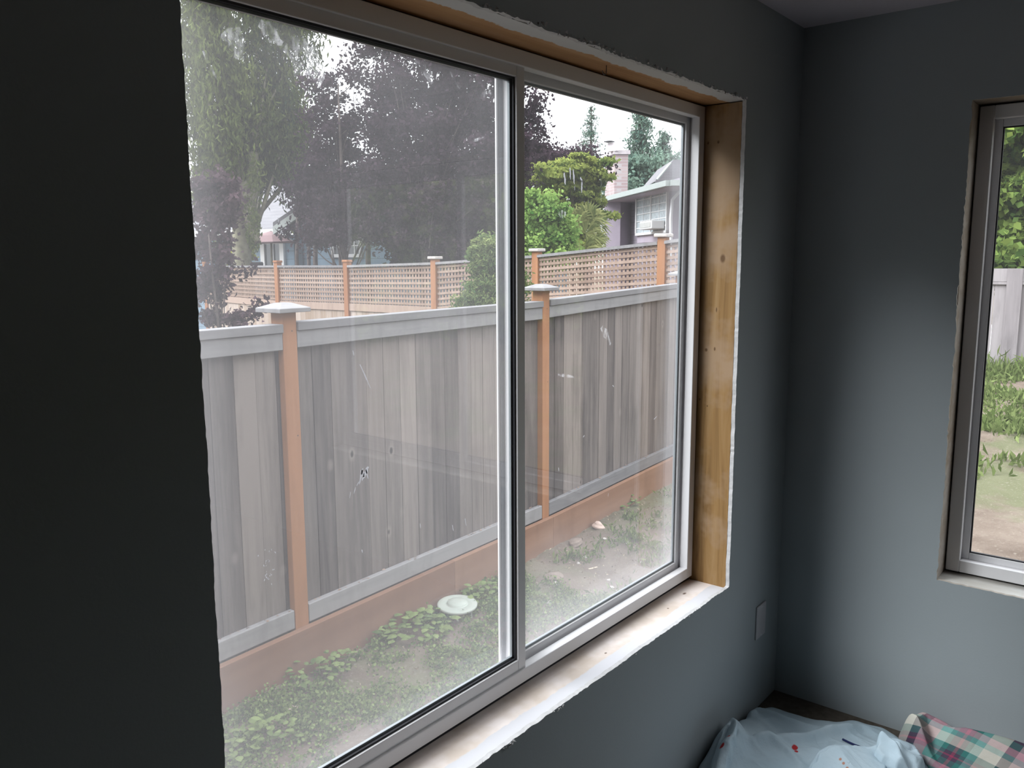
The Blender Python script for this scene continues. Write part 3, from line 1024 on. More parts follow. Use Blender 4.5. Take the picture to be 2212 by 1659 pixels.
# =================================================================== LATTICE FENCE
lat = empty('lattice_fence', (0, 0, 0))
tag(lat, 'new cedar privacy fence with square lattice on top, beyond the grey fence', 'fence')
LP = [(np.array(at(445, 577, 17.3))[:2], 1.55, 0.97)]
for q, D, zb_ in (((600, 577), 14.5, .97), ((750, 577), 13.3, .98), ((940, 571), 12.1, .98), ((1160, 556), 10.9, 1.17), ((1433, 527), 9.3, 1.31)):
    A = at(*q, D)
    LP.append((A[:2], float(A[2]), zb_))
d_ = (LP[-1][0] - LP[-2][0])
LP.append((LP[-1][0] + d_ * 0.62, LP[-1][1] + .12, LP[-1][2] + .09))
for i in range(len(LP) - 1):
    (a, za, ba), (b_, zb_, bb) = LP[i], LP[i + 1]
    L = np.linalg.norm(b_ - a)
    U = (b_ - a) / L
    N = np.array([U[1], -U[0]])
    if N @ (CAM[:2] - a) < 0: N = -N
    def pt(s, n, z): return np.array([*(a + U * s + N * n), z])
    lo = 0.05; hi = L - 0.05
    def zz(s, f): return (za + (zb_ - za) * s / L) * f + (ba + (bb - ba) * s / L) * (1 - f)
    lm = MB()
    n_r = 8
    sl = 0.034
    for k in range(n_r):
        f = (k + 0.5) / n_r
        P = [pt(lo, .006, zz(lo, f) - sl / 2), pt(hi, .006, zz(hi, f) - sl / 2), pt(hi, .014, zz(hi, f) - sl / 2), pt(lo, .014, zz(lo, f) - sl / 2)]
        lm.hexa(P + [p + np.array((0, 0, sl)) for p in P])
    n_c = int((hi - lo) / 0.062)
    for k in range(n_c):
        s = lo + (hi - lo) * (k + 0.5) / n_c
        P = [pt(s - sl / 2, -.004, zz(s, 0)), pt(s + sl / 2, -.004, zz(s, 0)), pt(s + sl / 2, .005, zz(s, 0)), pt(s - sl / 2, .005, zz(s, 0))]
        Q = [p + np.array((0, 0, zz(s, 1) - zz(s, 0))) for p in P]
        lm.hexa(P + Q)
    lm.build('lattice_panel', M_LATTICE, lat)
    def lbar(n0, n1, f, dz, h, mat, name):
        P = [pt(lo, n0, zz(lo, f) + dz), pt(hi, n0, zz(hi, f) + dz), pt(hi, n1, zz(hi, f) + dz), pt(lo, n1, zz(lo, f) + dz)]
        MB().hexa(P + [p + np.array((0, 0, h)) for p in P]).build(name, mat, lat)
    lbar(-.05, .05, 1, -0.005, 0.035, M_GREYRAIL, 'cap_rail')
    lbar(-.02, .03, 0, -0.11, 0.115, M_LATTICE, 'middle_rail')
    bm_ = MB()
    s = lo
    while s < hi - .01:
        w = min(random.uniform(.13, .15), hi - s)
        P = [pt(s, -.01, GZ + .1), pt(s + w - .004, -.01, GZ + .1), pt(s + w - .004, .008, GZ + .1), pt(s, .008, GZ + .1)]
        T = [np.array([p[0], p[1], zz(s, 0) - .10]) for p in P]
        bm_.hexa(P + T)
        s += w
    bm_.build('board_panel', M_FRESH, lat)
for i, (a, za, ba) in enumerate(LP):
    p = MB().box((a[0] - .05, a[1] - .05, GZ - .05), (a[0] + .05, a[1] + .05, za + .075)).build('fence_post', M_CEDAR, lat, bevel=.004)
    big = i >= 3
    hw = 0.082 if big else 0.062
    MB().box((a[0] - hw, a[1] - hw, za + .075), (a[0] + hw, a[1] + hw, za + .115)).build('post_cap', M_PALE if big else M_CEDAR, p, bevel=.01)

# =================================================================== FAR FENCE seen through window 2
ff = empty('plank_fence', (0, 0, 0))
tag(ff, 'silvery plank fence below the hedge outside the right-hand window', 'fence')
Fa = at(2134, 580, 14.3)
Fx, Fy = float(Fa[0]), float(Fa[1])
U = np.array([0.10, -1.0, 0]); U /= np.linalg.norm(U)
N = np.array([-1.0, -0.10, 0]); N /= np.linalg.norm(N)
ZTF, ZBF = float(Fa[2]), -0.34
base = np.array([Fx, Fy, 0.0]) - U * 0.6
mb = MB()
s = 0
while s < 16:
    w = random.uniform(.17, .21)
    mb.obox(base + U * s + np.array((0, 0, ZBF)), U, -N, w - .006, .02, ZTF - ZBF - 0.02)
    s += w
mb.build('board_panel', M_FARFENCE, ff)
mb = MB()
mb.obox(base + N * .04 + np.array((0, 0, ZTF - .27)), U, -N, 16, .04, .045)
mb.obox(base + N * .035 + np.array((0, 0, ZTF - .22)), U, -N, 16, .03, .22)
mb.obox(base + N * .04 + np.array((0, 0, ZBF + .12)), U, -N, 16, .04, .10)
mb.build('fence_rail', M_FARFENCE, ff)
for s in (0.90, 3.0, 5.1, 7.2, 9.3, 11.4, 13.5):
    MB().obox(base + U * s + N * .06 + np.array((0, 0, ZBF - .2)), U, -N, 0.23, .05, ZTF - ZBF + .2).build('fence_post', M_FARFENCE, ff, bevel=.004)
print('fences done')

# =================================================================== PLANTS
def branchy(base, tips, r0, n=6, mat=None, name='trunk', parent=None, fork=0.45, wob=0.08):
    """trunk with boughs curving out to the given tips"""
    mb = MB()
    base = np.array(base, float)
    top = np.mean(tips, 0)
    top = np.array([base[0] * .6 + top[0] * .4, base[1] * .6 + top[1] * .4, max(t[2] for t in tips) * .85 + base[2] * .15])
    H_ = top[2] - base[2]
    tp = [base + (top - base) * t + np.array([math.sin(t * 5) * wob, math.cos(t * 4) * wob, 0]) * t for t in np.linspace(0, 1, 8)]
    mb.tube(tp, [r0 * (1 - .82 * t) for t in np.linspace(0, 1, 8)], n)
    for t in tips:
        z = base[2] + (t[2] - base[2]) * random.uniform(fork, .85)
        k = min(max((z - base[2]) / max(H_, .01), 0.05), .98)
        s = tp[0] + (tp[-1] - tp[0]) * k
        j = min(int(k * 7), 6)
        s = tp[j] + (tp[j + 1] - tp[j]) * (k * 7 - j)
        e = np.array(t, float)
        m1 = s + (e - s) * .5 + np.array([0, 0, -.05 * np.linalg.norm(e - s)])
        r = r0 * .32 * (1 - .6 * k)
        mb.tube([s, m1, e], [r, r * .6, r * .2], 5)
    return mb.build(name, mat or M_BARK, parent, smooth=True)


def tree(name, label, cat, base, blobs, leaf, mat, per=900, group=None, bark=None, r0=.09, tips=True, twig=0.28, aspect=.55,
         down=0.0, cname='crown', fill=14, up_tone=True, toneoff=0.0, extra=None, squash=.8):
    """blobs: (centre, radii, density) envelopes filled with twig clusters of separate leaves"""
    root = empty(name, (0, 0, 0))
    tag(root, label, cat, group)
    P, Tn, tp = [], [], []
    zs = [q[0][2] for q in blobs]
    zlo, zhi = min(zs) - 1, max(zs) + 1
    for blob in blobs:
        c, r, d = blob[:3]
        t_off = blob[3] if len(blob) > 3 else 0.0
        c = np.array(c, float); r = np.broadcast_to(np.array(r, float), (3,))
        k = max(4, int(fill * d * 1.6))
        cl = c + np.clip(rng.normal(0, .56, (k, 3)), -1.35, 1.35) * r
        tp += [tuple(q) for q in cl[:max(2, k // 5)]]
        for q in cl:
            m_ = int(per * d / max(k, 1) * 3)
            tw = twig * random.uniform(.55, 1.2)
            pts = q + np.clip(rng.normal(0, .5, (m_, 3)), -1.3, 1.3) * np.array((tw, tw, tw * squash * (1 + 2.4 * down)))
            P.append(pts)
            t0 = random.uniform(.15, .75) + t_off
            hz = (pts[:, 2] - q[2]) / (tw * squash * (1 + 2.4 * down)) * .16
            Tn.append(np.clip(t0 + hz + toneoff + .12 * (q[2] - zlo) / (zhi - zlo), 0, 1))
    P = np.concatenate(P); Tn = np.concatenate(Tn)
    if base is not None:
        branchy(base, tp[:40], r0, mat=bark, name='trunk', parent=root)
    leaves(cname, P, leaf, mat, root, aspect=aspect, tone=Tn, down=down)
    if extra: extra(root)
    return root


def P_(px, py, D): return at(px, py, D)


def gb(px, py, D, z=None):
    """ground point below the sight line"""
    a = at(px, py, D)
    return np.array([a[0], a[1], float(gz(a[0], a[1])) - .05 if z is None else z])


# large drooping cedar
blobs = []
for (x, y, rx, rz, dn, D) in ((415, -60, .8, 1.4, 1.5, 16), (470, 60, .6, 1.1, 1.2, 15.8), (440, 190, .45, 1.1, 1.3, 15.8), (450, 320, .5, .7, 1.0, 16), (500, 180, .35, .9, .8, 16),
                              (570, 60, .6, .8, .7, 16.8), (640, 20, .7, .5, .6, 17), (590, 190, .5, .8, 1.1, 16.8), (560, 275, .6, .6, 1.7, 17),
                              (620, 300, .5, .45, 1.5, 17), (650, 130, .45, .6, .6, 17), (540, 320, .45, .35, 1.2, 17), (630, 345, .35, .3, .8, 17), (455, 400, .22, .35, .6, 16), (560, -40, 1.2, .8, 1.2, 17)):
    blobs.append((P_(x, y, D), (rx, rx, rz), dn, .28 if x < 520 else -.12))
cedar = tree('cedar_tree', 'tall drooping cedar with yellowish outer sprays, leftmost tree beyond the fences', 'tree', gb(520, 600, 17),
             blobs, 0.13, ML['cedar'], per=1000, r0=.26, twig=.30, aspect=.28, down=.9, fill=12, bark=M_BARK_L)
mb = MB()
mb.tube([P_(522, 395, 16.5), P_(533, 450, 16.4), P_(545, 495, 16.3), P_(556, 522, 16.2)], [.13, .12, .11, .05], 8)
mb.tube([P_(548, 330, 16.6), P_(545, 400, 16.6), P_(541, 470, 16.5)], [.10, .12, .11], 8)
mb.build('hanging_bough', M_BARK_L, cedar, smooth=True)
pp = np.concatenate([in_blob(900, P_(548, 498, 16.25), (.16, .16, .45), 0), in_blob(600, P_(535, 455, 16.4), (.16, .16, .3), 0)])
leaves('moss', pp, .07, ML['cedar'], cedar, aspect=.3, down=.8, tone=np.full(len(pp), .75))

# copper plum trees: the big dark mass
def plum(label, specs, base, r0=.07, per=900, leaf=.078, g='copper-leaved plums beyond the fences', mat='plum', twig=.24, **k):
    return tree('plum_tree', label, 'tree', base, [(P_(x, y, D), (rx, rx, rz), dn) for (x, y, rx, rz, dn, D) in specs], leaf,
                ML[mat], per=per, group=g, r0=r0, twig=twig, aspect=.6, **k)


plum('dark copper plum in front of the blue gable, several thin stems below', [
    (700, 330, .35, .45, .8, 14.6), (760, 300, .45, .6, .9, 14.6), (720, 430, .4, .5, 1.6, 14.6), (800, 420, .5, .5, 2.0, 14.6), (690, 500, .3, .25, .7, 14.8),
    (760, 490, .55, .22, 1.3, 14.6), (700, 235, .35, .35, .5, 14.6), (840, 240, .5, .4, .7, 14.6), (790, 130, .35, .35, .35, 14.5), (860, 90, .5, .35, .6, 14.5), (830, 180, .35, .3, .3, 14.5),
    (660, 420, .3, .4, .7, 14.6)], gb(735, 600, 14.6))
plum('widest copper plum, its crown filling the sash glass up to the head', [
    (900, 340, .6, .6, 2.4, 14.0), (960, 270, .5, .6, 2.0, 14.0), (900, 180, .55, .5, 1.1, 14.0), (980, 150, .5, .45, 1.3, 14.0), (1040, 230, .4, .5, 1.4, 14),
    (940, 430, .6, .5, 2.6, 14.0), (1040, 380, .5, .6, 2.2, 14), (870, 480, .5, .35, 1.7, 14.2), (960, 520, .6, .3, 1.8, 14.2), (1100, 300, .4, .9, 1.6, 14),
    (900, 60, .8, .4, .9, 14), (1060, 100, .5, .3, .8, 14), (830, 290, .3, .3, .8, 14), (860, 400, .4, .4, 1.6, 14)], gb(905, 600, 14.0))
plum('shadowy copper plum behind the green shrub, low dense crown', [
    (1010, 470, .55, .55, 2.4, 15.5), (1060, 500, .5, .5, 2.2, 15.5), (1070, 400, .5, .5, 1.8, 15.5), (920, 540, .5, .3, 1.6, 15.5), (1000, 540, .5, .3, 1.7, 15.5)], gb(1020, 600, 15.5), per=1200)
# thin stems standing in front of the blue wall
for x, y0_, w, lb in ((641, 480, .035, 'leftmost'), (667, 500, .035, 'second'), (681, 500, .045, 'third'), (736, 545, .04, 'fourth'), (795, 500, .05, 'fifth')):
    q = MB().tube([gb(x, 560, 15.6), at(x, 560, 15.6), at(x + 1, 500, 15.6), at(x + 2, y0_ - 40, 15.6)], [w, w, w * .9, w * .6], 8).build('tree_stem', M_BARK, smooth=True)
    tag(q, lb + ' thin dark tree stem in front of the blue siding, counted from the patio umbrella', 'tree stem', 'thin stems before the blue house')

# young copper plum between the two fences, at the left edge
plum('slender young copper plum at the left edge, just behind the grey fence', [
    (462, 395, .14, .2, .45, 7.2), (440, 450, .14, .25, .5, 7.2), (480, 460, .14, .25, .5, 7.2), (450, 520, .15, .25, .55, 7.2), (478, 540, .13, .2, .45, 7.2),
    (460, 600, .13, .18, .45, 7.2), (440, 610, .1, .12, .25, 7.2), (470, 640, .08, .1, .2, 7.2), (550, 668, .05, .05, .12, 7.2), (530, 690, .08, .04, .12, 7.2), (500, 690, .06, .04, .1, 7.2), (450, 690, .08, .07, .22, 7.2), (492, 420, .09, .15, .25, 7.2)],
     gb(462, 700, 7.2), r0=.03, per=420, leaf=.05, mat='plum_light', toneoff=.05, twig=.10)

# right pane group
plum('copper plum behind the yellow-green maple, showing in the right-hand pane', [
    (1150, 420, .6, .8, 2.0, 19), (1165, 350, .5, .5, 1.3, 19), (1220, 352, .45, .28, .9, 20), (1262, 352, .3, .3, .7, 20), (1145, 300, .18, .6, .15, 19), (1180, 470, .5, .4, 1.2, 19), (1150, 520, .4, .4, 1.0, 18)],
     gb(1190, 600, 19), per=900, leaf=.09)
tree('maple_tree', 'rounded yellow-green maple left of the brick chimney', 'tree', gb(1235, 600, 17.5),
     [(P_(x, y, D), (rx, rx, rz), dn) for (x, y, rx, rz, dn, D) in ((1200, 380, .35, .18, .8, 17.2), (1245, 358, .35, .16, .9, 17.2), (1275, 375, .28, .2, .8, 17.2), (1185, 420, .35, .2, .7, 17.5), (1230, 410, .45, .3, 1.1, 17.6), (1275, 425, .3, .35, .9, 17.6), (1210, 460, .3, .3, .8, 17.6), (1265, 470, .35, .3, .8, 17.6), (1240, 520, .4, .2, .8, 17.6))],
     .095, ML['maple'], per=1300, r0=.07, twig=.20, squash=.35, toneoff=.02)
tree('leafy_shrub', 'bright green leafy shrub behind the lattice, left in the right-hand pane', 'shrub', gb(1185, 600, 13),
     [(P_(x, y, D), (rx, rx, rz), dn) for (x, y, rx, rz, dn, D) in ((1160, 455, .22, .2, .9, 13), (1190, 480, .3, .25, 1.3, 13), (1150, 500, .25, .3, 1.2, 13), (1215, 510, .22, .2, 1.0, 13), (1185, 530, .35, .25, 1.4, 13), (1160, 560, .3, .2, .9, 13))],
     .065, ML['green'], per=1150, r0=.03, twig=.16, aspect=.7, toneoff=-.02)


# fan palm
def fan_palm(label, px, py, D, heads):
    root = empty('fan_palm', (0, 0, 0))
    tag(root, label, 'palm')
    b0 = gb(px, py, D)
    MB().tube([b0, P_(px, py, D)], [.09, .08], 8).build('trunk', M_BARK, root)
    for (hx, hy, R_, tilt) in heads:
        c = P_(hx, hy, D - .2)
        mb = MB()
        nb = 26
        ang0 = random.uniform(-.4, .4) + tilt
        for k in range(nb):
            a = ang0 + math.pi * 1.35 * (k / (nb - 1) - .5)
            d = RT * math.sin(a) + np.array((0, 0, 1)) * math.cos(a) - FW * random.uniform(.05, .4)
            d /= np.linalg.norm(d)
            L = R_ * random.uniform(.8, 1.05)
            s = np.cross(d, FW); s /= np.linalg.norm(s)
            w = R_ * .045
            m1, e = c + d * L * .6, c + d * L - np.array((0, 0, L * .18))
            mb.add([c, m1 + s * w, e, m1 - s * w - FW * w], [(0, 1, 2, 3)], tone=random.uniform(.1, 1))
        mb.build('frond', ML['palm'], root)
    return root


fan_palm('fan palm with yellowing fronds leaning towards the lavender house', 1262, 545, 15,
         [(1270, 470, .40, .4), (1245, 480, .42, -.5), (1265, 505, .40, 1.3), (1285, 480, .34, .9), (1240, 515, .36, -1.6), (1262, 535, .34, 2.6), (1282, 525, .30, 2.3), (1228, 495, .3, -1.2), (1275, 545, .3, 3.0), (1290, 515, .26, 1.9)])

# conifers against the sky
def conifer(label, px, ytop, ybot, D, wpx, dens, lean=0, leaf=.22, start=0.0):
    root = empty('conifer_tree', (0, 0, 0))
    tag(root, label, 'tree', 'distant conifers above the roofs')
    top, bot = P_(px + lean, ytop, D), P_(px, ybot, D)
    g_ = gb(px, ybot, D)
    MB().tube([g_, bot, top], [.28, .2, .03], 7).build('trunk', M_BARK, root)
    P, Tn = [], []
    pm = D / FPX
    mb = MB()
    k = int((ybot - ytop) / 7.5)
    for i in range(k):
        t = (i + random.random()) / k
        c = top + (bot - top) * t
        for s in range(random.randint(4, 7)):
            a = random.uniform(0, 2 * math.pi)
            L = wpx * pm * (0.12 + 1.15 * t ** .85) * random.uniform(.4, 1.3)
            d = np.array([math.cos(a), math.sin(a), 0])
            e = c + d * L + np.array((0, 0, -.30 * L + random.uniform(-.1, .2)))
            mb.tube([c, (c + e) / 2 + np.array((0, 0, .05 * L)), e], [.03, .02, .01], 4)
            m_ = int(dens * (6 + L * 26))
            u = rng.uniform(.1, 1, m_)[:, None] ** .8
            pts = c + (e - c) * u + rng.normal(0, 1, (m_, 3)) * np.array((.13, .13, .10)) * (0.5 + u) - np.array((0, 0, 1)) * np.abs(rng.normal(0, .22, (m_, 1))) * u
            P.append(pts); Tn.append(np.full(m_, random.uniform(.1, .9)))
    mb.build('bough', M_BARK, root)
    leaves('needles', np.concatenate(P), leaf, ML['far'], root, aspect=.35, tone=np.concatenate(Tn), down=.5)


conifer('thin see-through conifer left of the chimney, its top fading into the sky', 1277, 228, 420, 62, 48, .55)
conifer('tallest dark conifer directly right of the chimney', 1384, 205, 440, 48, 44, 1.5, leaf=.24)
conifer('smallest dark conifer, right of the tallest one and above the lavender roof', 1435, 288, 440, 44, 26, 1.7, leaf=.24)
tree('broadleaf_tree', 'low grey-green tree filling the gap between chimney and lavender roof', 'tree', gb(1390, 600, 42),
     [(P_(x, y, 42), (rx, rx, rz), dn) for (x, y, rx, rz, dn) in ((1370, 400, 1.0, .8, 1.2), (1400, 385, 1.0, .6, 1.1), (1425, 372, .9, .7, 1.1), (1360, 425, .8, .8, 1.0), (1450, 365, .6, .6, .8))],
     .24, ML['far'], per=900, r0=.14, twig=.55, toneoff=.1)
tree('broadleaf_tree', 'yellow-green tree rising behind the grey roof of the blue house', 'tree', gb(600, 600, 34),
     [(P_(x, y, 34), (rx, rx, rz), dn) for (x, y, rx, rz, dn) in ((610, 440, .9, .6, 1.4), (580, 420, .9, .7, 1.1), (555, 440, .8, .6, 1.0), (635, 430, .7, .8, 1.2), (660, 450, .6, .6, 1.0), (500, 430, 1.2, .9, 1.0), (470, 470, 1.2, .8, 1.0))],
     .20, ML['maple'], per=1000, r0=.15, twig=.45, toneoff=.15)
tree('yellow_shrub', 'yellow-leaved shrub left of the patio umbrella', 'shrub', gb(512, 600, 18.6),
     [(P_(x, y, 18.6), (rx, rx, rz), dn) for (x, y, rx, rz, dn) in ((515, 545, .22, .18, 1.0), (505, 560, .2, .16, .8), (525, 555, .16, .16, .6), (490, 568, .14, .12, .5), (510, 585, .3, .2, .8))],
     .07, ML['yellow'], per=700, r0=.03, twig=.14)
tree('conifer_shrub', 'feathery green conifer shrub between the two fences, against the sash stile', 'shrub', gb(1045, 660, 8.2),
     [(P_(x, y, D), (rx, rx, rz), dn) for (x, y, rx, rz, dn, D) in ((1050, 525, .09, .07, .6, 8.2), (1030, 545, .06, .06, .3, 8.2), (1060, 570, .11, .12, 1.2, 8.2), (1075, 540, .1, .1, 1, 8.2), (1045, 610, .13, .10, 1.2, 8.2), (1080, 620, .15, .15, 1.4, 8.2),
                                                                    (1020, 645, .12, .07, .9, 8.2), (1065, 655, .18, .08, 1.4, 8.2), (1005, 655, .08, .05, .5, 8.2), (1110, 600, .12, .2, 1.4, 8.2), (1040, 575, .1, .06, .6, 8.2), (1090, 690, .22, .15, 1.2, 8.2), (1040, 700, .2, .12, 1.0, 8.2))],
     .045, ML['shrub'], per=900, r0=.03, twig=.085, aspect=.32, squash=.7, toneoff=-.05)

# hedge behind the far fence (window 2)
tree('ivy_hedge', 'tall leafy green hedge above the plank fence outside the right-hand window', 'hedge', gb(2200, 600, 16.6),
     [(P_(x, y, D), (rx, rx, rz), dn) for (x, y, rx, rz, dn, D) in ((2160, 300, .7, .6, 2.2, 16), (2190, 420, .7, .7, 2.8, 16), (2160, 520, .6, .5, 2.2, 16), (2240, 330, .8, .8, 2.4, 16), (2240, 500, .8, .7, 2.4, 16), (2180, 560, .8, .3, 1.8, 16), (2150, 400, .5, .7, 2.0, 16.4), (2330, 420, .9, 1.2, 2.4, 16), (2110, 480, .6, .9, 1.5, 16.6), (2430, 420, 1.0, 1.2, 2.4, 16), (2180, 210, .8, .5, 1.2, 16.5))],
     .17, ML['hedge'], per=1000, r0=.10, twig=.32, aspect=.7, fill=16)
for (hx, hy, hh, lb) in ((16.2, -2.6, 2.4, 'added out-of-view second section of the leafy hedge, south of the first, outside the right-hand window'), (15.8, -5.6, 2.6, 'added out-of-view third section of the leafy hedge, facing the right-hand window'),
                     (15.0, -9.0, 2.8, 'added out-of-view fourth section of the leafy hedge, beyond the plank fence end'), (13.6, -12.6, 3.0, 'added out-of-view fifth section of the leafy hedge, south of the fourth'), (12.2, -15.8, 3.0, 'added out-of-view sixth section of the leafy hedge, south of the fifth'),
                     (10.6, -18.8, 3.0, 'added out-of-view last section of the leafy hedge, at the yard corner')):  # sections added out of view to block open sky from panes and walls
    gh = float(gz(hx, hy))
    tree('added_hedge', lb, 'hedge', (hx, hy, gh), [((hx, hy + dy, gh + zz_), (1.1, 1.1, .9), 2.2) for dy in (-1.1, 1.1) for zz_ in (.8, 2.2, 3.4, 4.3)],
         .24, ML['hedge'], per=650, r0=.12, twig=.5, aspect=.7, fill=9)
for (hx, hy, hh, lb) in ((-4.6, 10.5, 3.0, 'added out-of-view tree blocking low sky light, west of the cedar'), (-8.0, 9.0, 3.2, 'added out-of-view tree blocking low sky light, west of the first added tree'),
                     (-11.0, 6.4, 3.2, 'added out-of-view tree blocking low sky light, third towards the west'), (-13.0, 3.2, 3.2, 'added out-of-view tree blocking low sky light, at the west end of the grey fence')):  # unseen trees added to keep low sky light off the right wall
    gh = float(gz(hx, hy))
    tree('added_shade_tree', lb, 'tree', (hx, hy, gh), [((hx + dx, hy - dx * .5, gh + zz_), (1.3, 1.3, .9), 2.4) for dx in (-1.0, 1.0) for zz_ in (1.0, 2.6, 4.0, 5.0)],
         .30, ML['far'], per=520, r0=.14, twig=.6, aspect=.8, fill=9)
print('plants done')

# =================================================================== BLUE HOUSE
def plane_quad_uv(A, B):
    U = (B - A)[:2]
    L = float(np.linalg.norm(U))
    return np.array([U[0] / L, U[1] / L, 0.0]), L


bh = empty('blue_house', (0, 0, 0))
tag(bh, 'single-storey blue-sided house with grey roof behind the lattice fence', 'house')
yw_ = math.radians(100)
BU = np.array([-math.cos(yw_), -math.sin(yw_), 0.0])      # along the wall, towards picture right
BN = np.array([-BU[1], BU[0], 0.0])
if BN @ FW > 0: BN = -BN                                   # BN faces the viewer
O1 = at(637, 560, 19.6); O1[2] = 0                         # inner corner where wing meets gable wall


def hit(px, py, O, U=BU):
    n = np.array([-U[1], U[0], 0.0])
    d = ray(px, py)
    t = ((O - CAM) @ n) / (d @ n)
    X = CAM + d * t
    return float((X - O) @ U), float(X[2])


def W_(O, s, z, n=0.0, U=BU, N=BN): return O + U * s + N * n + np.array((0, 0, z))


zE = hit(600, 503, O1)[1]
sL = hit(480, 510, O1)[0]
mb = MB()
P = [W_(O1, sL - 4, -.7), W_(O1, 0, -.7), W_(O1, 0, -.7, -4), W_(O1, sL - 4, -.7, -4)]
mb.hexa(P + [p + np.array((0, 0, zE + .7 - .05)) for p in P])
mb.build('wing_wall', M_BLUESIDE, bh)
# wing roof
zR = hit(560, 462, O1)[1] + .9
e0, e1 = W_(O1, sL - 4, zE, .45), W_(O1, .2, zE, .45)
r0_, r1_ = W_(O1, sL - 3.0, zR, -2.6), W_(O1, .2, zR, -2.6)
mb = MB()
t_ = np.array((0, 0, .08))
mb.hexa([e0, e1, r1_, r0_, e0 + t_, e1 + t_, r1_ + t_, r0_ + t_])
mb.build('wing_roof', M_SHINGLE, bh)
mb = MB()
mb.hexa([W_(O1, sL - 4, zE - .05, .45), W_(O1, .1, zE - .05, .45), W_(O1, .1, zE - .05, .55), W_(O1, sL - 4, zE - .05, .55),
         W_(O1, sL - 4, zE + .07, .45), W_(O1, .1, zE + .07, .45), W_(O1, .1, zE + .07, .55), W_(O1, sL - 4, zE + .07, .55)])
mb.build('gutter', M_WHITE, bh)
vp_ = hit(590, 484, O1)
q = W_(O1, vp_[0], vp_[1] + .15, -.8)
MB().tube([q, q + np.array((0, 0, .5))], .03, 8).build('vent_pipe', M_GASKET, bh)
# gable part stands forward of the wing
O2 = O1 + BN * 0.9
s0 = hit(640, 540, O2)[0]
sPk, zPk = hit(800, 372, O2)
sEa, zEa = hit(622, 492, O2)
sEnd = sPk + (sPk - s0)
mb = MB()
zw = hit(645, 495, O2)[1]
F = [W_(O2, s0, -.7), W_(O2, sEnd, -.7), W_(O2, sEnd, zw), W_(O2, sPk, zPk - .15), W_(O2, s0, zw)]
Bk = [p - BN * 5 for p in F]
mb.add(F + Bk, [(0, 1, 2, 3, 4), (9, 8, 7, 6, 5), (0, 4, 9, 5), (1, 6, 7, 2)])
mb.build('gable_wall', M_BLUESIDE, bh)
mb = MB()
for (sa, za), (sb_, zb_) in (((sEa, zEa), (sPk, zPk)), ((2 * sPk - sEa, zEa), (sPk, zPk))):
    A0, A1 = W_(O2, sa, za, .45), W_(O2, sb_, zb_, .45)
    B0, B1 = A0 - BN * 6, A1 - BN * 6
    h_ = np.array((0, 0, .10))
    mb.hexa([A0, A1, B1, B0, A0 + h_, A1 + h_, B1 + h_, B0 + h_])
mb.build('gable_roof', M_DARKSHINGLE, bh)
mb = MB()
for (sa, za), (sb_, zb_) in (((sEa, zEa), (sPk, zPk)), ((2 * sPk - sEa, zEa), (sPk, zPk))):
    A0, A1 = W_(O2, sa, za - .16, .40), W_(O2, sb_, zb_ - .16, .40)
    h_ = np.array((0, 0, .17))
    mb.hexa([A0, A1, A1 + BN * .06, A0 + BN * .06, A0 + h_, A1 + h_, A1 + BN * .06 + h_, A0 + BN * .06 + h_])
mb.build('barge_board', M_GUTTER, bh)
mb = MB()
s_c = s0
P = [W_(O2, s_c - .02, -.7, .02), W_(O2, s_c + .22, -.7, .02), W_(O2, s_c + .22, -.7, .05), W_(O2, s_c - .02, -.7, .05)]
mb.hexa(P + [p + np.array((0, 0, zw + .7)) for p in P])
mb.build('corner_board', simple('blue_corner_board', (0.07, 0.11, 0.145), .8), bh)


def house_window(parent, O, px0, py0, px1, py1, U, N, grid=(2, 2), split=True, w=.10, name='window_frame', glass=None, off=.0):
    a = hit(px0, (py0 + py1) / 2, O, U)[0]; b_ = hit(px1, (py0 + py1) / 2, O, U)[0]
    xm = (px0 + px1) / 2
    z1, z0 = hit(xm, py0, O, U)[1], hit(xm, py1, O, U)[1]
    def bx(mb, s0, s1, za, zb, n0, n1):
        P = [O + U * s0 + N * n0, O + U * s1 + N * n0, O + U * s1 + N * n1, O + U * s0 + N * n1]
        P = [np.array((p[0], p[1], za)) for p in P]
        mb.hexa(P + [np.array((p[0], p[1], zb)) for p in P])
    mb = MB()
    bx(mb, a, b_, z0, z0 + w, off, off + .07); bx(mb, a, b_, z1 - w, z1, off, off + .07)
    bx(mb, a, a + w, z0, z1, off, off + .07); bx(mb, b_ - w, b_, z0, z1, off, off + .07)
    if split: bx(mb, (a + b_) / 2 - w * .35, (a + b_) / 2 + w * .35, z0, z1, off, off + .065)
    f = mb.build(name, M_WHITE, parent)
    mb = MB(); bx(mb, a + w * .5, b_ - w * .5, z0 + w * .5, z1 - w * .5, off, off + .03)
    mb.build('pane', glass or M_DARKGLASS, f)
    mb = MB()
    cols, rows = grid
    for i in range(1, cols):
        s = a + (b_ - a) * i / cols
        bx(mb, s - .012, s + .012, z0 + w, z1 - w, off + .03, off + .045)
    for j in range(1, rows):
        z = z0 + (z1 - z0) * j / rows
        bx(mb, a + w, b_ - w, z - .012, z + .012, off + .03, off + .045)
    if cols > 1 or rows > 1: mb.build('muntin', M_WHITE, f)
    return f


house_window(bh, O2, 719, 505, 785, 556, BU, BN, (4, 2), w=.07)
# glazed patio doors under the umbrella
dr = house_window(bh, O1, 567, 515, 617, 592, BU, BN, (1, 1), w=.13, name='patio_door')

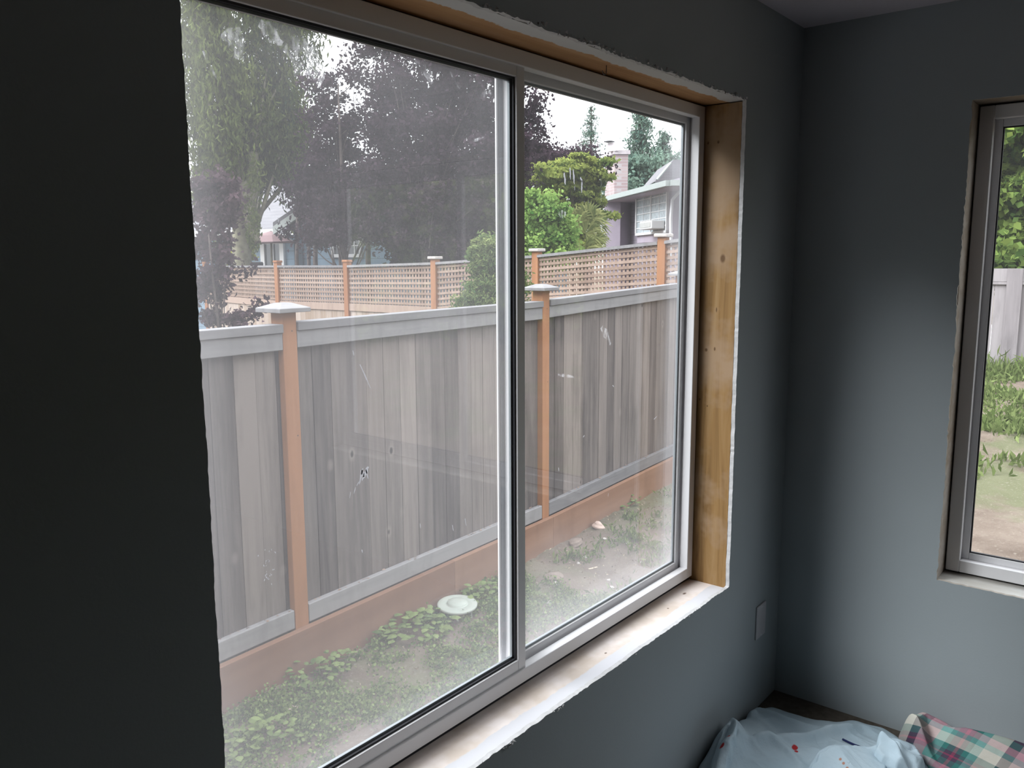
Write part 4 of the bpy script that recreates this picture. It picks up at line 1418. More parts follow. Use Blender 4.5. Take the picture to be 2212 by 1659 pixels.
# patio umbrella
pu = empty('patio_umbrella', (0, 0, 0))
tag(pu, 'dusty pink patio umbrella open in front of the blue house', 'umbrella')
top = at(585, 499, 18.2); rim = at(585, 523, 18.2)
R_ = 54 / FPX * 18.2
pole0 = gb(585, 560, 18.2)
mb = MB()
n = 8
V = [top]
for k in range(n):
    t = 2 * math.pi * (k + .3) / n
    V.append(np.array([top[0] + R_ * math.cos(t), top[1] + R_ * math.sin(t), rim[2] + .02 * math.sin(3 * t)]))
mid = []
for k in range(n):
    m_ = V[0] * .45 + V[1 + k] * .55 + np.array((0, 0, .035))
    mid.append(m_)
VV = [top] + mid + V[1:]
mb.add(VV + [p - np.array((0, 0, .02)) for p in VV], [(0, 1 + k, 1 + (k + 1) % n) for k in range(n)] + [(1 + k, 1 + n + k, 1 + n + (k + 1) % n, 1 + (k + 1) % n) for k in range(n)]
       + [(17, 17 + 1 + (k + 1) % n, 17 + 1 + k) for k in range(n)] + [(17 + 1 + k, 17 + 1 + (k + 1) % n, 17 + 1 + n + (k + 1) % n, 17 + 1 + n + k) for k in range(n)])
mb.build('canopy', simple('pink_canvas', (0.25, 0.165, 0.17), .9, .06), pu)
MB().tube([pole0, top], .025, 8).build('pole', M_BARK_L, pu)
# patio heater
ph_ = empty('patio_heater', (0, 0, 0))
tag(ph_, 'patio heater with a shiny white dome hood, left of the pink umbrella', 'patio heater')
c = at(494, 520, 18.0)
MB().lathe([(.23 * 1.0, 0), (.22, .03), (.12, .07), (.03, .085)], c, 20).build('hood', simple('polished_hood', (0.9, 0.9, 0.9), .3), ph_, smooth=True)
MB().lathe([(.06, -.22), (.07, -.04), (.05, 0)], c, 12).build('burner', M_GASKET, ph_)
MB().tube([gb(494, 560, 18.0), c - np.array((0, 0, .2))], .03, 8).build('post', M_GASKET, ph_)
# barbecue behind the lattice
bq = empty('barbecue_grill', (0, 0, 0))
tag(bq, 'dark barbecue grill with a pale side table, behind the lattice fence at left', 'grill')
c = at(540, 574, 17.2); g_ = float(gz(c[0], c[1]))
mb = MB(); mb.obox(c - RT * .25 - np.array((0, 0, .2)), RT, FW, .5, .4, .18); mb.obox(c - RT * .2 - np.array((0, 0, .02)), RT, FW, .4, .3, .10)
mb.build('lid', M_GASKET, bq, bevel=.03)
c2 = at(537, 576, 17.0)
MB().obox(c2 - RT * .10 - np.array((0, 0, .02)), RT, FW, .2, .3, .03).build('side_table', M_WHITE, bq)
mb = MB()
for sx in (-.22, .2):
    for sy in (0.02, .34): mb.obox(np.array((c[0], c[1], g_)) + RT * sx + FW * sy, RT, FW, .03, .03, c[2] - g_ - .18)
mb.build('stand', M_GASKET, bq)
pt_ = empty('patio_table', (0, 0, 0))
tag(pt_, 'low patio table just left of the barbecue grill', 'table')
c = at(507, 571, 17.6); g_ = float(gz(c[0], c[1]))
MB().obox(c - RT * .25, RT, FW, .5, .5, .03).build('table_top', M_GREYRAIL, pt_)
for sx in (-.23, .2):
    for sy in (.02, .45): MB().obox(np.array((c[0], c[1], g_)) + RT * sx + FW * sy, RT, FW, .04, .04, c[2] - g_).build('leg', M_GREYRAIL, pt_)

# =================================================================== LAVENDER HOUSE
lh = empty('lavender_house', (0, 0, 0))
tag(lh, 'lavender-grey house with brick chimney at the right edge of the large window', 'house')
A, B = at(1365, 480, 26.6), at(1475, 480, 22.2)
LU, LL = plane_quad_uv(A, B)
LN = np.array([-LU[1], LU[0], 0.0])
if LN @ FW > 0: LN = -LN
OA = np.array([A[0], A[1], 0.0])
zev = lambda px, py, D: float(at(px, py, D)[2])
zTop = zev(1400, 412, 24.6)
P = [OA - LU * 3.0 - LN * .0, OA + LU * 6.0, OA + LU * 6.0 - LN * 6, OA - LU * 3.0 - LN * 6]
P = [np.array((p[0], p[1], -.7)) for p in P]
MB().hexa(P + [np.array((p[0], p[1], zTop + .15)) for p in P]).build('siding_wall', M_LAVSIDE, lh)
# chimney chase: front face towards us
Cf0, Cf1 = at(1306, 480, 26.4), at(1340, 480, 26.2)
CU, CL = plane_quad_uv(Cf0, Cf1)
CNb = np.array([-CU[1], CU[0], 0.0])
if CNb @ FW < 0: CNb = -CNb
CU2 = at(1371, 480, 26.9) - Cf1; CU2[2] = 0; cl2 = np.linalg.norm(CU2); CU2 /= cl2
P = [Cf0, Cf1, Cf1 + CU2 * cl2, Cf0 + CU2 * cl2]
P = [np.array((p[0], p[1], -.7)) for p in P]
MB().hexa(P + [np.array((p[0], p[1], zev(1325, 428, 26.3))) for p in P]).build('chimney_chase', M_LAVPLAIN, lh)
# chimney stack above the roof
zc0, zc1 = zev(1330, 415, 26.6), zev(1345, 333, 26.6)
S0, S1_ = at(1327, 400, 26.6), at(1356, 400, 26.6)
SL = at(1307, 400, 27.5)
def stack(a, b_, l, z0, z1, grow=0.0):
    a, b_, l = a.copy(), b_.copy(), l.copy()
    u = (b_ - a); u[2] = 0; u /= np.linalg.norm(u)
    w = (l - a); w[2] = 0; w /= np.linalg.norm(w)
    a2 = a - u * grow - w * grow; b2 = b_ + u * grow - w * grow
    l2 = l - u * grow + w * grow; k2 = b_ + (l - a) + u * grow + w * grow
    Q = [np.array((p[0], p[1], z0)) for p in (a2, b2, k2, l2)]
    return Q + [np.array((p[0], p[1], z1)) for p in Q]
ch = MB().hexa(stack(S0, S1_, SL, zc0 - .6, zc1)).build('chimney', M_BRICK, lh)
MB().hexa(stack(S0, S1_, SL, zc1 - .02, zc1 + .10, .05)).build('chimney_crown', simple('concrete_crown', (.42, .38, .39), .9), ch)
m_ = (S0 + S1_) / 2
MB().box((m_[0] - .20, m_[1] + .05, zc1 + .08), (m_[0] + .16, m_[1] + .4, zc1 + .34)).build('flue', simple('pale_flue', (.66, .60, .62), .9), ch)
MB().box((m_[0] - .34, m_[1] + .2, zc1 + .36), (m_[0] - .1, m_[1] + .45, zc1 + .39)).build('flue_cap', M_GASKET, ch)
# roof: eave from the far left corner up to the near corner, then level to the right
E0 = at(1264, 440, 28.6); zE2 = float(E0[2])
d = ray(1448, 392); t = (zE2 - CAM[2]) / d[2]; E1 = CAM + d * t
E2 = E1 + RT * 5.0; E2[2] = zE2
back = FW * 4.0
sl_ = np.array((0, 0, .72))
R0 = E0 + RT * 3.2 + FW * 3.0 + sl_ * .9
R1 = E1 + RT * 2.2 + FW * 3.4 + sl_ * .9
R2 = E2 + FW * 3.4 + sl_ * .9
dn = np.array((0, 0, -.12))
mb = MB()
V = [E0, E1, E2, R2, R1, R0]
mb.add(V + [v + dn for v in V], [(0, 1, 4, 5), (1, 2, 3, 4), (11, 10, 7, 6), (10, 9, 8, 7), (0, 6, 7, 1), (1, 7, 8, 2), (5, 4, 10, 11), (4, 3, 9, 10), (0, 5, 11, 6), (2, 8, 9, 3)])
mb.build('roof', M_SHINGLE, lh)
mb = MB()
for a, b_ in ((E0, E1), (E1, E2)):
    u = (b_ - a) / np.linalg.norm(b_ - a); n_ = np.cross(u, (0, 0, 1)); n_ = n_ if n_ @ FW < 0 else -n_
    P = [a + n_ * .12, b_ + n_ * .12, b_ + n_ * .0, a + n_ * .0]
    P = [p + np.array((0, 0, -.11)) for p in P]
    mb.hexa(P + [p + np.array((0, 0, .14)) for p in P])
mb.build('gutter', M_GUTTER, lh)
# soffit closes the eave
V = [E0 + dn, E1 + dn, E2 + dn, E2 + FW * 2 + dn, E0 + FW * 2 + RT * 2 + dn]
MB().add(V, [(0, 1, 2, 3, 4)]).build('soffit', M_LAVPLAIN, lh)
# upper roof with gable at far right
G0 = at(1415, 392, 27.0); G1 = at(1455, 345, 27.0); G2 = at(1530, 345, 27.0)
mb = MB()
lowz = np.array((0, 0, -1.0))
mb.add([G0, G1, G2, G2 + FW * 3, G1 + FW * 3, G0 + FW * 3, G0 + lowz, G2 + lowz], [(0, 1, 4, 5), (1, 2, 3, 4), (6, 7, 2, 1, 0)])
mb.build('upper_roof', M_SHINGLE, lh)
mb = MB()
a, b_ = at(1419, 388, 26.7), at(1449, 352, 26.7)
mb.tube([a, b_], .045, 4)
mb.build('upper_barge_board', M_GUTTER, lh)
OW = OA + LN * .30
wf = house_window(lh, OW, 1377, 411, 1445, 506, LU, LN, (4, 6), w=.07, glass=M_CURTAIN, name='window_frame', off=0)
a_, _z = hit(1377, 460, OW, LU); b2_, _z2 = hit(1445, 460, OW, LU)
zbt = hit(1410, 506, OW, LU)[1]; ztp = hit(1410, 411, OW, LU)[1]
P = [OA + LU * a_, OA + LU * b2_, OA + LU * b2_ + LN * .30, OA + LU * a_ + LN * .30]
P = [np.array((p[0], p[1], zbt - .22)) for p in P]
MB().hexa(P + [np.array((p[0], p[1], ztp)) for p in P]).build('bay_box', M_LAVPLAIN, lh)
# window air conditioner sits in the lower right sash
ac = empty('air_conditioner', (0, 0, 0))
tag(ac, 'boxy window air conditioner in the lower right of the lavender house window', 'air conditioner')
a3, z3a = hit(1412, 497, OW, LU); b3, _ = hit(1439, 497, OW, LU); z3b = hit(1424, 478, OW, LU)[1]
P = [OW + LU * a3 + LN * .05, OW + LU * b3 + LN * .05, OW + LU * b3 + LN * .42, OW + LU * a3 + LN * .42]
P = [np.array((p[0], p[1], z3a)) for p in P]
MB().hexa(P + [np.array((p[0], p[1], z3b)) for p in P]).build('housing', M_WHITE, ac, bevel=.02)
P = [OW + LU * (a3 + .04) + LN * .42, OW + LU * (b3 - .08) + LN * .42, OW + LU * (b3 - .08) + LN * .43, OW + LU * (a3 + .04) + LN * .43]
P = [np.array((p[0], p[1], z3a + .05)) for p in P]
MB().hexa(P + [np.array((p[0], p[1], z3b - .04)) for p in P]).build('grille', simple('grey_grille', (.33, .33, .32), .7), ac)
# downspout on the right
mb = MB()
p1, p2, p3, p4 = at(1475, 405, 21.9), at(1452, 432, 22.0), at(1449, 470, 22.0), at(1449, 560, 22.0)
mb.tube([p1, p2, p3, p4], .05, 6)
mb.build('downspout', M_WHITE, lh)
q1, q2 = at(1310, 438, 24.6) + LN * .1, at(1298, 470, 25.0)
MB().tube([at(1297, 440, 25.6), at(1297, 452, 25.6), at(1306, 458, 24.9)], .04, 6).build('downspout', M_GUTTER, lh)
# neighbour's wall glimpsed at the left edge behind the young plum
print('houses done')

# =================================================================== GROUND COVER AND SMALL THINGS
def nz(x, y, s=1.0, o=0.0):
    return (np.sin(x * 2.3 * s + 1.3 + o) * np.sin(y * 2.9 * s + .7 + o) + .6 * np.sin(x * 5.1 * s + y * 3.7 * s + o) + .4 * np.sin(x * 9.7 * s - y * 8.3 * s + 2 * o)) / 2.0


def scatter(n, x0, x1, y0, y1, thr, s=1.0, o=0.0):
    x = rng.uniform(x0, x1, n); y = rng.uniform(y0, y1, n)
    k = nz(x, y, s, o) + rng.normal(0, .18, n) > thr
    return x[k], y[k]


def clumps(xc, yc, per, spread, hgt):
    X = np.repeat(xc, per) + rng.normal(0, spread, len(xc) * per)
    Y = np.repeat(yc, per) + rng.normal(0, spread, len(xc) * per)
    Z = gz(X, Y) + np.abs(rng.normal(0, hgt, len(X)))
    return np.stack([X, Y, Z], 1)


FENCE_Y = lambda x: FP[1] + (x - FP[0]) * math.tan(FA) - .05
xc, yc = scatter(3800, -2.2, 1.5, 1.0, 2.6, -.20, 1.6)
k = yc < FENCE_Y(xc); xc, yc = xc[k], yc[k]
P = clumps(xc, yc, 20, .024, .026)
k = P[:, 1] < FENCE_Y(P[:, 0]) - .01; P = P[k]
o = leaves('low_weeds', P, .019, ML['weed'], aspect=.8, up=.1)
tag(o, 'low leafy weeds covering the soil below the sliding sash', 'weeds', kind='stuff')
xc, yc = scatter(900, 1.2, 9, 1.2, 3.1, -.05, 1.3, 2.0)
k = yc < FENCE_Y(xc) - .12; xc, yc = xc[k], yc[k]
P = clumps(xc, yc, 22, .035, .035)
k = P[:, 1] < FENCE_Y(P[:, 0]) - .01; P = P[k]
o = leaves('grass', P, .05, ML['grass'], aspect=.28, up=.8)
tag(o, 'sparse grass tufts growing on bare soil below the fixed pane', 'grass', kind='stuff')
xc, yc = scatter(3400, 6.0, 13.6, -3.5, 2.2, .12, .55, 1.0)
P = clumps(xc, yc, 12, .09, .05)
o = leaves('lawn_grass', P, .12, ML['grass'], aspect=.30, up=.9)
tag(o, 'patchy lawn grass before the plank fence outside the right-hand window', 'grass', kind='stuff')
u_ = rng.uniform(0, 6, 1300)
P = (base + U * u_[:, None] + N * rng.uniform(.05, .7, (1300, 1)))
P = np.repeat(P, 6, 0) + rng.normal(0, .07, (7800, 3)); P[:, 2] = ZBF - .02 + np.abs(rng.normal(0, .14, 7800))
o = leaves('tall_grass', P, .22, ML['grass'], aspect=.12, up=1.4)
tag(o, 'taller grass along the foot of the plank fence', 'grass', kind='stuff')
n = 6500
x = rng.uniform(-2.0, 8, n); y = rng.uniform(.5, 2.75, n)
k = y < FENCE_Y(x); x, y = x[k], y[k]
o = leaves('dry_litter', np.stack([x, y, gz(x, y) + .008], 1), .022, ML['litter'], aspect=.35)
tag(o, 'dry leaves and twigs scattered over the soil between house and fence', 'litter', kind='stuff')

# broad-leaved weeds that can be told apart
def broad_weed(label, px, py, r, n, leaf, tone=.6):
    c = onz(px, py, GZ + .04)
    root = empty('broadleaf_weed', (0, 0, 0))
    tag(root, label, 'weed', 'broad-leaved weeds by the fence')
    mb = MB()
    for i in range(n):
        a = random.uniform(0, 2 * math.pi); d = r * math.sqrt(random.random())
        bx, by = c[0] + d * math.cos(a), c[1] + d * math.sin(a) * .7
        h = random.uniform(.04, .14) * (1 - .5 * d / r)
        z0 = float(gz(bx, by))
        ang = random.uniform(0, 2 * math.pi)
        L = leaf * random.uniform(.7, 1.3)
        u = np.array([math.cos(ang), math.sin(ang), random.uniform(-.1, .5)]); u /= np.linalg.norm(u)
        s = np.cross(u, (0, 0, 1.0)); s /= np.linalg.norm(s)
        p = np.array([bx, by, z0 + h])
        dz = np.array((0, 0, L * .12))
        V = [p, p + u * L * .3 + s * L * .32, p + u * L * .7 + s * L * .28 - dz * .5, p + u * L - dz * 1.5, p + u * L * .7 - s * L * .28 - dz * .5, p + u * L * .3 - s * L * .32, p + u * L * .5 + dz * .7]
        mb.add(V, [(0, 1, 6), (1, 2, 6), (2, 3, 6), (3, 4, 6), (4, 5, 6), (5, 0, 6)], tone=min(1, max(0, random.gauss(tone, .2))))
    mb.build('leaves', ML['weed'], root)
    q = np.array([c[0], c[1], GZ])
    MB().tube([q, q + np.array((0, 0, .08))], [.004, .003], 5).build('stem', ML['weed'], root)


broad_weed('largest broad-leaved weed clump, left of the white plastic lid', 900, 1350, .27, 120, .060, .65)
broad_weed('broad-leaved weed clump right behind the white plastic lid', 1040, 1290, .17, 50, .050, .6)
broad_weed('broad-leaved weed clump under the first orange fence post', 690, 1440, .22, 90, .045, .6)
broad_weed('broad-leaved weed clump at the lower left corner of the sash glass', 560, 1600, .20, 90, .042, .65)
broad_weed('upright weed against the kickboard, seen through the fixed pane', 1330, 1090, .28, 80, .06, .55)


def stone(label, px, py, r, mat, flat=.6, group=None, z=None, name='stone'):
    c = onz(px, py, GZ if z is None else z)
    c[2] = float(gz(c[0], c[1]))
    bm = bmesh.new()
    bmesh.ops.create_icosphere(bm, subdivisions=3, radius=1)
    ph = random.uniform(0, 10)
    for v in bm.verts:
        k = 1 + .16 * math.sin(v.co.x * 3 + ph) * math.cos(v.co.y * 2.7 + ph) + .10 * math.sin(v.co.z * 5 + ph * 2) + random.uniform(-.02, .02)
        v.co = Vector((v.co.x * r * k, v.co.y * r * k * .75, v.co.z * r * k * flat))
    me = bpy.data.meshes.new(name)
    bm.to_mesh(me); bm.free()
    me.materials.append(mat)
    o = bpy.data.objects.new(name, me)
    COL.objects.link(o)
    o.location = (c[0], c[1], c[2] + r * flat * .35)
    o.rotation_euler = (random.uniform(-.2, .2), random.uniform(-.2, .2), random.uniform(0, 6))
    return tag(o, label, 'stone', group)


M_ST1 = simple('pinkish_stone', (.50, .38, .33), .9, .15, 30, bumps=.3)
M_ST2 = simple('brown_stone', (.20, .155, .13), .9, .2, 30, bumps=.3)
M_ST3 = simple('grey_stone', (.42, .39, .36), .9, .15, 30, bumps=.3)
stone('flat pinkish stone among the weeds at lower left', 628, 1537, .045, M_ST1, .35)
stone('small pinkish stone in front of the kickboard, left of the large weed clump', 890, 1305, .040, M_ST1)
stone('pale round stone at the foot of the orange post', 703, 1384, .028, M_ST3)
stone('dark lump of stone on the bare dirt below the fixed pane', 1198, 1256, .065, M_ST2, .55)
stone('brown rounded rock against the kickboard, partner of a split pale one', 1253, 1133, .095, M_ST2, .7)
stone('pale split stone leaning on the brown rounded rock', 1268, 1128, .07, M_ST3, .6)
stone('pale stone just right of the sash stile, foremost by the kickboard', 1180, 1174, .06, M_ST3, .5)
stone('brown stone at the foot of the kickboard close to the sash stile', 1150, 1192, .075, M_ST2, .6)
stone('buff stone in the grass tufts in the middle of the fixed pane', 1292, 1149, .06, M_ST1, .6)
stone('large mossy rock against the far kickboard', 1400, 1050, .13, M_ST2, .6)
stone('small brown stone beside the dark post end, far along the kickboard', 1392, 1062, .06, M_ST3, .6)
stone('brown stone left of the grass in the fixed pane, half buried', 1243, 1178, .07, M_ST2, .45)
stone('round brown stone behind the white lid, touching the kickboard', 1060, 1228, .06, M_ST2, .7)
for i in range(16):
    stone('small pale pebble lying in the strip between house and fence', random.uniform(1150, 1440), random.uniform(1150, 1330), random.uniform(.012, .022), M_ST3, .6, 'pale pebbles on the dirt', name='pebble')
for i in range(10):
    stone('small pale pebble lying among the weeds below the sash', random.uniform(540, 1050), random.uniform(1330, 1560), random.uniform(.010, .018), M_ST3, .6, 'pale pebbles among the weeds', name='pebble')

# white plastic lid lying in the weeds
c = onz(988, 1312, GZ + .05)
ld = empty('plastic_lid', (0, 0, 0))
tag(ld, 'round white plastic lid with raised centre lying in the weeds', 'lid')
M_LID = simple('white_plastic', (.33, .36, .32), .5, .05)
mb = MB().lathe([(.118, -.012), (.128, -.010), (.130, .004), (.122, .008), (.075, .010), (.070, .006), (.066, .014), (.06, .022), (.02, .024)], (0, 0, 0), 32)
o = mb.build('lid_disc', M_LID, ld, smooth=True)
o.location = c + np.array((0, 0, .02)); o.rotation_euler = (.05, -.04, 0)
mb = MB()
for k in range(7):
    t = 2 * math.pi * k / 7 + .3
    mb.obox((c[0] + .112 * math.cos(t) - .006, c[1] + .112 * math.sin(t) - .004, c[2] - .045), (1, 0, 0), (0, 1, 0), .012, .008, .06)
mb.build('clip', M_LID, ld)
# pale stick in front of the kickboard
a, b_ = onz(730, 1372, GZ + .02), onz(757, 1358, GZ + .05)
s_ = MB().tube([a, (a + b_) / 2 + np.array((0, 0, .008)), b_], [.004, .005, .003], 6).build('stick', M_ST3)
tag(s_, 'short pale stick lying against the kickboard right of the orange post', 'stick')
a, b_ = onz(1258, 1233, GZ + .01), onz(1290, 1225, GZ + .02)
s_ = MB().tube([a, b_], [.006, .004], 6).build('stick', simple('dry_twig', (.6, .5, .38), .9))
tag(s_, 'thin dry twig on the bare dirt below the fixed pane', 'stick')
# debris on the bottom rail left section: crumbs of bark
mb = MB()
for i in range(150):
    s = random.uniform(-1.2, S1 + 2.2)
    q = fpt(s, random.uniform(.004, .03), -.335 + .109 + (max(0, s - S1) * .02))
    r = random.uniform(.004, .010)
    V = [q + np.array([random.uniform(-1.6, 1.6), random.uniform(-1, 1), random.uniform(0, 1)]) * r for _ in range(5)]
    mb.add(V, [(0, 1, 2), (0, 2, 3), (0, 3, 4), (0, 4, 1), (1, 4, 3, 2)])
mb.build('rail_debris', M_LATTICE, near)
print('ground done')

# =================================================================== BEDDING IN THE CORNER
def seg_dist(X, Y, pts):
    """distance to a polyline, signed side and position along it (0..1)"""
    best = np.full(X.shape, 1e9); side = np.zeros(X.shape); pos = np.zeros(X.shape)
    L = [math.dist(pts[i][:2], pts[i + 1][:2]) for i in range(len(pts) - 1)]
    total, acc = sum(L), 0.0
    for i in range(len(pts) - 1):
        ax, ay = pts[i][:2]; bx, by = pts[i + 1][:2]
        dx, dy = bx - ax, by - ay
        t = np.clip(((X - ax) * dx + (Y - ay) * dy) / (dx * dx + dy * dy), 0, 1)
        d = np.hypot(X - ax - t * dx, Y - ay - t * dy)
        k = d < best
        best = np.where(k, d, best)
        side = np.where(k, np.sign(dx * (Y - ay) - dy * (X - ax)), side)
        pos = np.where(k, (acc + t * L[i]) / total, pos)
        acc += L[i]
    return best, side, pos


def px_line(pts, z=0.06):
    return [tuple(onz(a, b_, z)[:2]) for a, b_ in pts]


def ridge(X, Y, pts, w, h, sharp=1.0, taper=True):
    d, sd, t = seg_dist(X, Y, pts)
    k = np.exp(-np.power(d / w, 1.2 if sharp > 1 else 2.0))
    return h * k * (np.sin(np.pi * np.clip(t * .9 + .08, 0, 1)) ** .5 if taper else 1.0)


def flap(X, Y, pts, w, h, s=1):
    """a turned-over layer: raised on one side of the line, falling back slowly"""
    d, sd, t = seg_dist(X, Y, pts)
    q = d * sd * s
    up = 1 / (1 + np.exp(-q / .003))
    return h * up * np.exp(-np.clip(q, 0, None) / w) * np.sin(np.pi * np.clip(t, 0, 1)) ** .4


def wrinkle(X, Y, a, seed):
    r_ = random.Random(seed)
    out = 0
    for i in range(7):
        an = r_.uniform(0, math.pi); fq = r_.uniform(14, 42); ph = r_.uniform(0, 6)
        wx = .03 * np.sin(X * 9 + ph) + .02 * np.sin(Y * 13 + ph * 2)
        v = (X + wx) * math.cos(an) + (Y + wx) * math.sin(an)
        amp = .5 + .5 * np.sin(X * r_.uniform(4, 9) + Y * r_.uniform(4, 9) + ph)
        out = out + (1 - np.abs(np.sin(v * fq * .5 + ph))) ** 4 * amp * r_.uniform(.4, 1)
    return a * out


def cloth(name, poly, n, hf, mat, edge=.03, keep=.04):
    """cloth lying inside the outline poly; hf(x, y) gives its folds"""
    poly = np.array(poly)
    c = poly.mean(0)
    # resample the outline and fan it inwards on concentric rings
    P = np.vstack([poly, poly[:1]])
    L = np.concatenate([[0], np.cumsum(np.hypot(*np.diff(P, axis=0).T))])
    m = n * 3
    ss = np.linspace(0, L[-1], m, endpoint=False)
    ox = np.interp(ss, L, P[:, 0]); oy = np.interp(ss, L, P[:, 1])
    for _ in range(2):
        ox = (np.roll(ox, 1) + ox * 2 + np.roll(ox, -1)) / 4; oy = (np.roll(oy, 1) + oy * 2 + np.roll(oy, -1)) / 4
    k = np.arange(m)
    wob = .006 * np.sin(k * .21) + .004 * np.sin(k * .53 + 1)
    ox, oy = ox + wob * np.cos(k * .1), oy + wob * np.sin(k * .1)
    ts = np.linspace(0, 1, n) ** .8
    X = c[0] + (ox[None] - c[0]) * ts[:, None]; Y = c[1] + (oy[None] - c[1]) * ts[:, None]
    X = np.minimum(X, -.008); Y = np.minimum(Y, -.008)
    d_edge = (1 - ts[:, None]) * np.hypot(ox - c[0], oy - c[1])[None]
    fall = np.clip(d_edge / edge, 0, 1); fall = np.sqrt(1 - (1 - fall) ** 2)
    Z = .0035 + hf(X, Y) * (keep + (1 - keep) * fall)
    Z = np.maximum(Z, .003)
    Z[0] = Z[0].mean()
    # side lean so that folds overhang a little
    gx = np.gradient(Z, axis=1)
    vs = np.stack([X, Y, Z], -1).reshape(-1, 3)
    fs = [(i * m + j, i * m + (j + 1) % m, (i + 1) * m + (j + 1) % m, (i + 1) * m + j) for i in range(n - 1) for j in range(m)]
    me = bpy.data.meshes.new(name)
    me.from_pydata(vs.tolist(), [], fs)
    me.polygons.foreach_set('use_smooth', [True] * len(me.polygons))
    me.materials.append(mat)
    o = bpy.data.objects.new(name, me)
    COL.objects.link(o)
    so_ = o.modifiers.new('thick', 'SOLIDIFY'); so_.thickness = 0.0015; so_.offset = 1
    return o


F1 = px_line([(1742, 1690), (1746, 1650), (1765, 1624), (1800, 1611), (1840, 1607), (1893, 1600)], .08)
F2 = px_line([(1545, 1600), (1580, 1565), (1592, 1578), (1586, 1612), (1560, 1640), (1540, 1700)], .09)
F3 = px_line([(1640, 1600), (1720, 1586), (1790, 1566), (1860, 1553), (1898, 1560)], .06)
F4 = px_line([(1592, 1552), (1632, 1528), (1700, 1546), (1790, 1566)], .05)
F5 = px_line([(1905, 1602), (1930, 1582), (1975, 1590), (1998, 1608)], .10)
F6 = px_line([(1900, 1612), (1935, 1628), (1975, 1640), (2000, 1632)], .09)
F7 = px_line([(1935, 1632), (1950, 1665), (1940, 1700)], .08)
F8 = px_line([(1600, 1610), (1660, 1590), (1700, 1600), (1740, 1640)], .07)


def sheet_h(X, Y):
    base_ = .010 + .055 * np.exp(-((X + .48) ** 2 / .05 + (Y + .06) ** 2 / .010)) + .020 * np.exp(-((X + .42) ** 2 / .05 + (Y + .38) ** 2 / .03))
    h = base_ + ridge(X, Y, F2, .028, .050) + ridge(X, Y, F3, .022, .030) + ridge(X, Y, F4, .018, .020)
    h = h + ridge(X, Y, F5, .032, .055) + ridge(X, Y, F6, .020, .030) + ridge(X, Y, F7, .018, .030) + ridge(X, Y, F8, .014, .016)
    h = h + flap(X, Y, F1, .22, .058, -1) + wrinkle(X, Y, .0066, 4) + wrinkle(X * 1.9, Y * 1.9, .0022, 12)
    h = h + flap(X, Y, px_line([(1560, 1660), (1600, 1600), (1680, 1578), (1760, 1575)], .07), .10, .012, -1)
    return h


out_b = [(-1.05, -.012), (-.72, -.012), (-.45, -.012), (-.22, -.012), (-.155, -.04), (-.15, -.11), (-.135, -.20), (-.10, -.27), (-.045, -.33), (-.035, -.41),
         (-.07, -.47), (-.09, -.53), (-.13, -.60), (-.25, -.68), (-.42, -.74), (-.62, -.78), (-.85, -.66), (-1.02, -.40)]


def sprig_mask(nt, pts):
    return spots(nt, pts, .25)


m, nt, b = new_mat('blue_printed_sheet')
b.inputs['Roughness'].default_value = 0.9
v = obj_coord(nt)
c = ramp(nt, noise(nt, v, 5, 3), [(0.3, (0.40, 0.51, 0.58)), (0.7, (0.48, 0.58, 0.64))])
reds = []
for (qx, qy, z, a, b_) in ((1718, 1594, .075, .016, .012), (1721, 1601, .075, .010, .008), (1706, 1575, .07, .018, .008), (1559, 1632, .09, .012, .008), (1572, 1620, .09, .008, .010), (1850, 1668, .09, .012, .010), (1640, 1690, .08, .012, .012)):
    q = onz(qx, qy, z)
    reds.append(((float(q[0]), float(q[1]), z), (a, b_, .08)))
c = mixc(nt, spots(nt, reds, .2), c, (0.42, 0.03, 0.035))
tans = []
for (qx, qy) in ((1815, 1645), (1822, 1652), (1830, 1660)):
    q = onz(qx, qy, .09)
    tans.append(((float(q[0]), float(q[1]), .09), (.008, .005, .08)))
c = mixc(nt, spots(nt, tans, .4), c, (0.42, 0.22, 0.16))
nt.links.new(c, b.inputs['Base Color'])
bump(nt, b, noise(nt, v, 22, 4, .6), .35, .012)
sheet = cloth('bed_sheet', out_b, 110, sheet_h, m)
tag(sheet, 'crumpled light blue bed sheet with navy piping and red print, heaped in the corner', 'bed sheet')
def fold_layer(outline, lift, name, n=34, dome=0.0, seed=3):
    P0 = np.array(outline); cc = P0.mean(0)
    rad = np.hypot(*(P0 - cc).T).mean()
    def hf(X, Y):
        q = np.clip(1 - np.hypot(X - cc[0], Y - cc[1]) / (rad * 1.5), 0, 1)
        return sheet_h(X, Y) + lift + dome * q + wrinkle(X * 1.4, Y * 1.4, .0028, seed)
    o = cloth(name, outline, n, hf, M_SHEET_, .012, .55)
    o.parent = sheet
    return o


M_SHEET_ = m
fold_layer(px_line([(1742, 1720), (1748, 1650), (1768, 1626), (1800, 1614), (1840, 1609), (1880, 1605), (1915, 1612), (1920, 1650), (1915, 1720)], .10), .020, 'folded_layer', 60, seed=21)
fold_layer(px_line([(1893, 1592), (1903, 1577), (1930, 1582), (1955, 1578), (1990, 1588), (2002, 1606), (1992, 1640), (1962, 1634), (1930, 1622), (1902, 1612)], .13), .040, 'bunched_corner', 40, .022, 33)
fold_layer(px_line([(1545, 1602), (1580, 1562), (1592, 1570), (1590, 1600), (1575, 1640), (1545, 1680), (1530, 1660)], .11), .016, 'bunched_corner', 34, .020, 14)
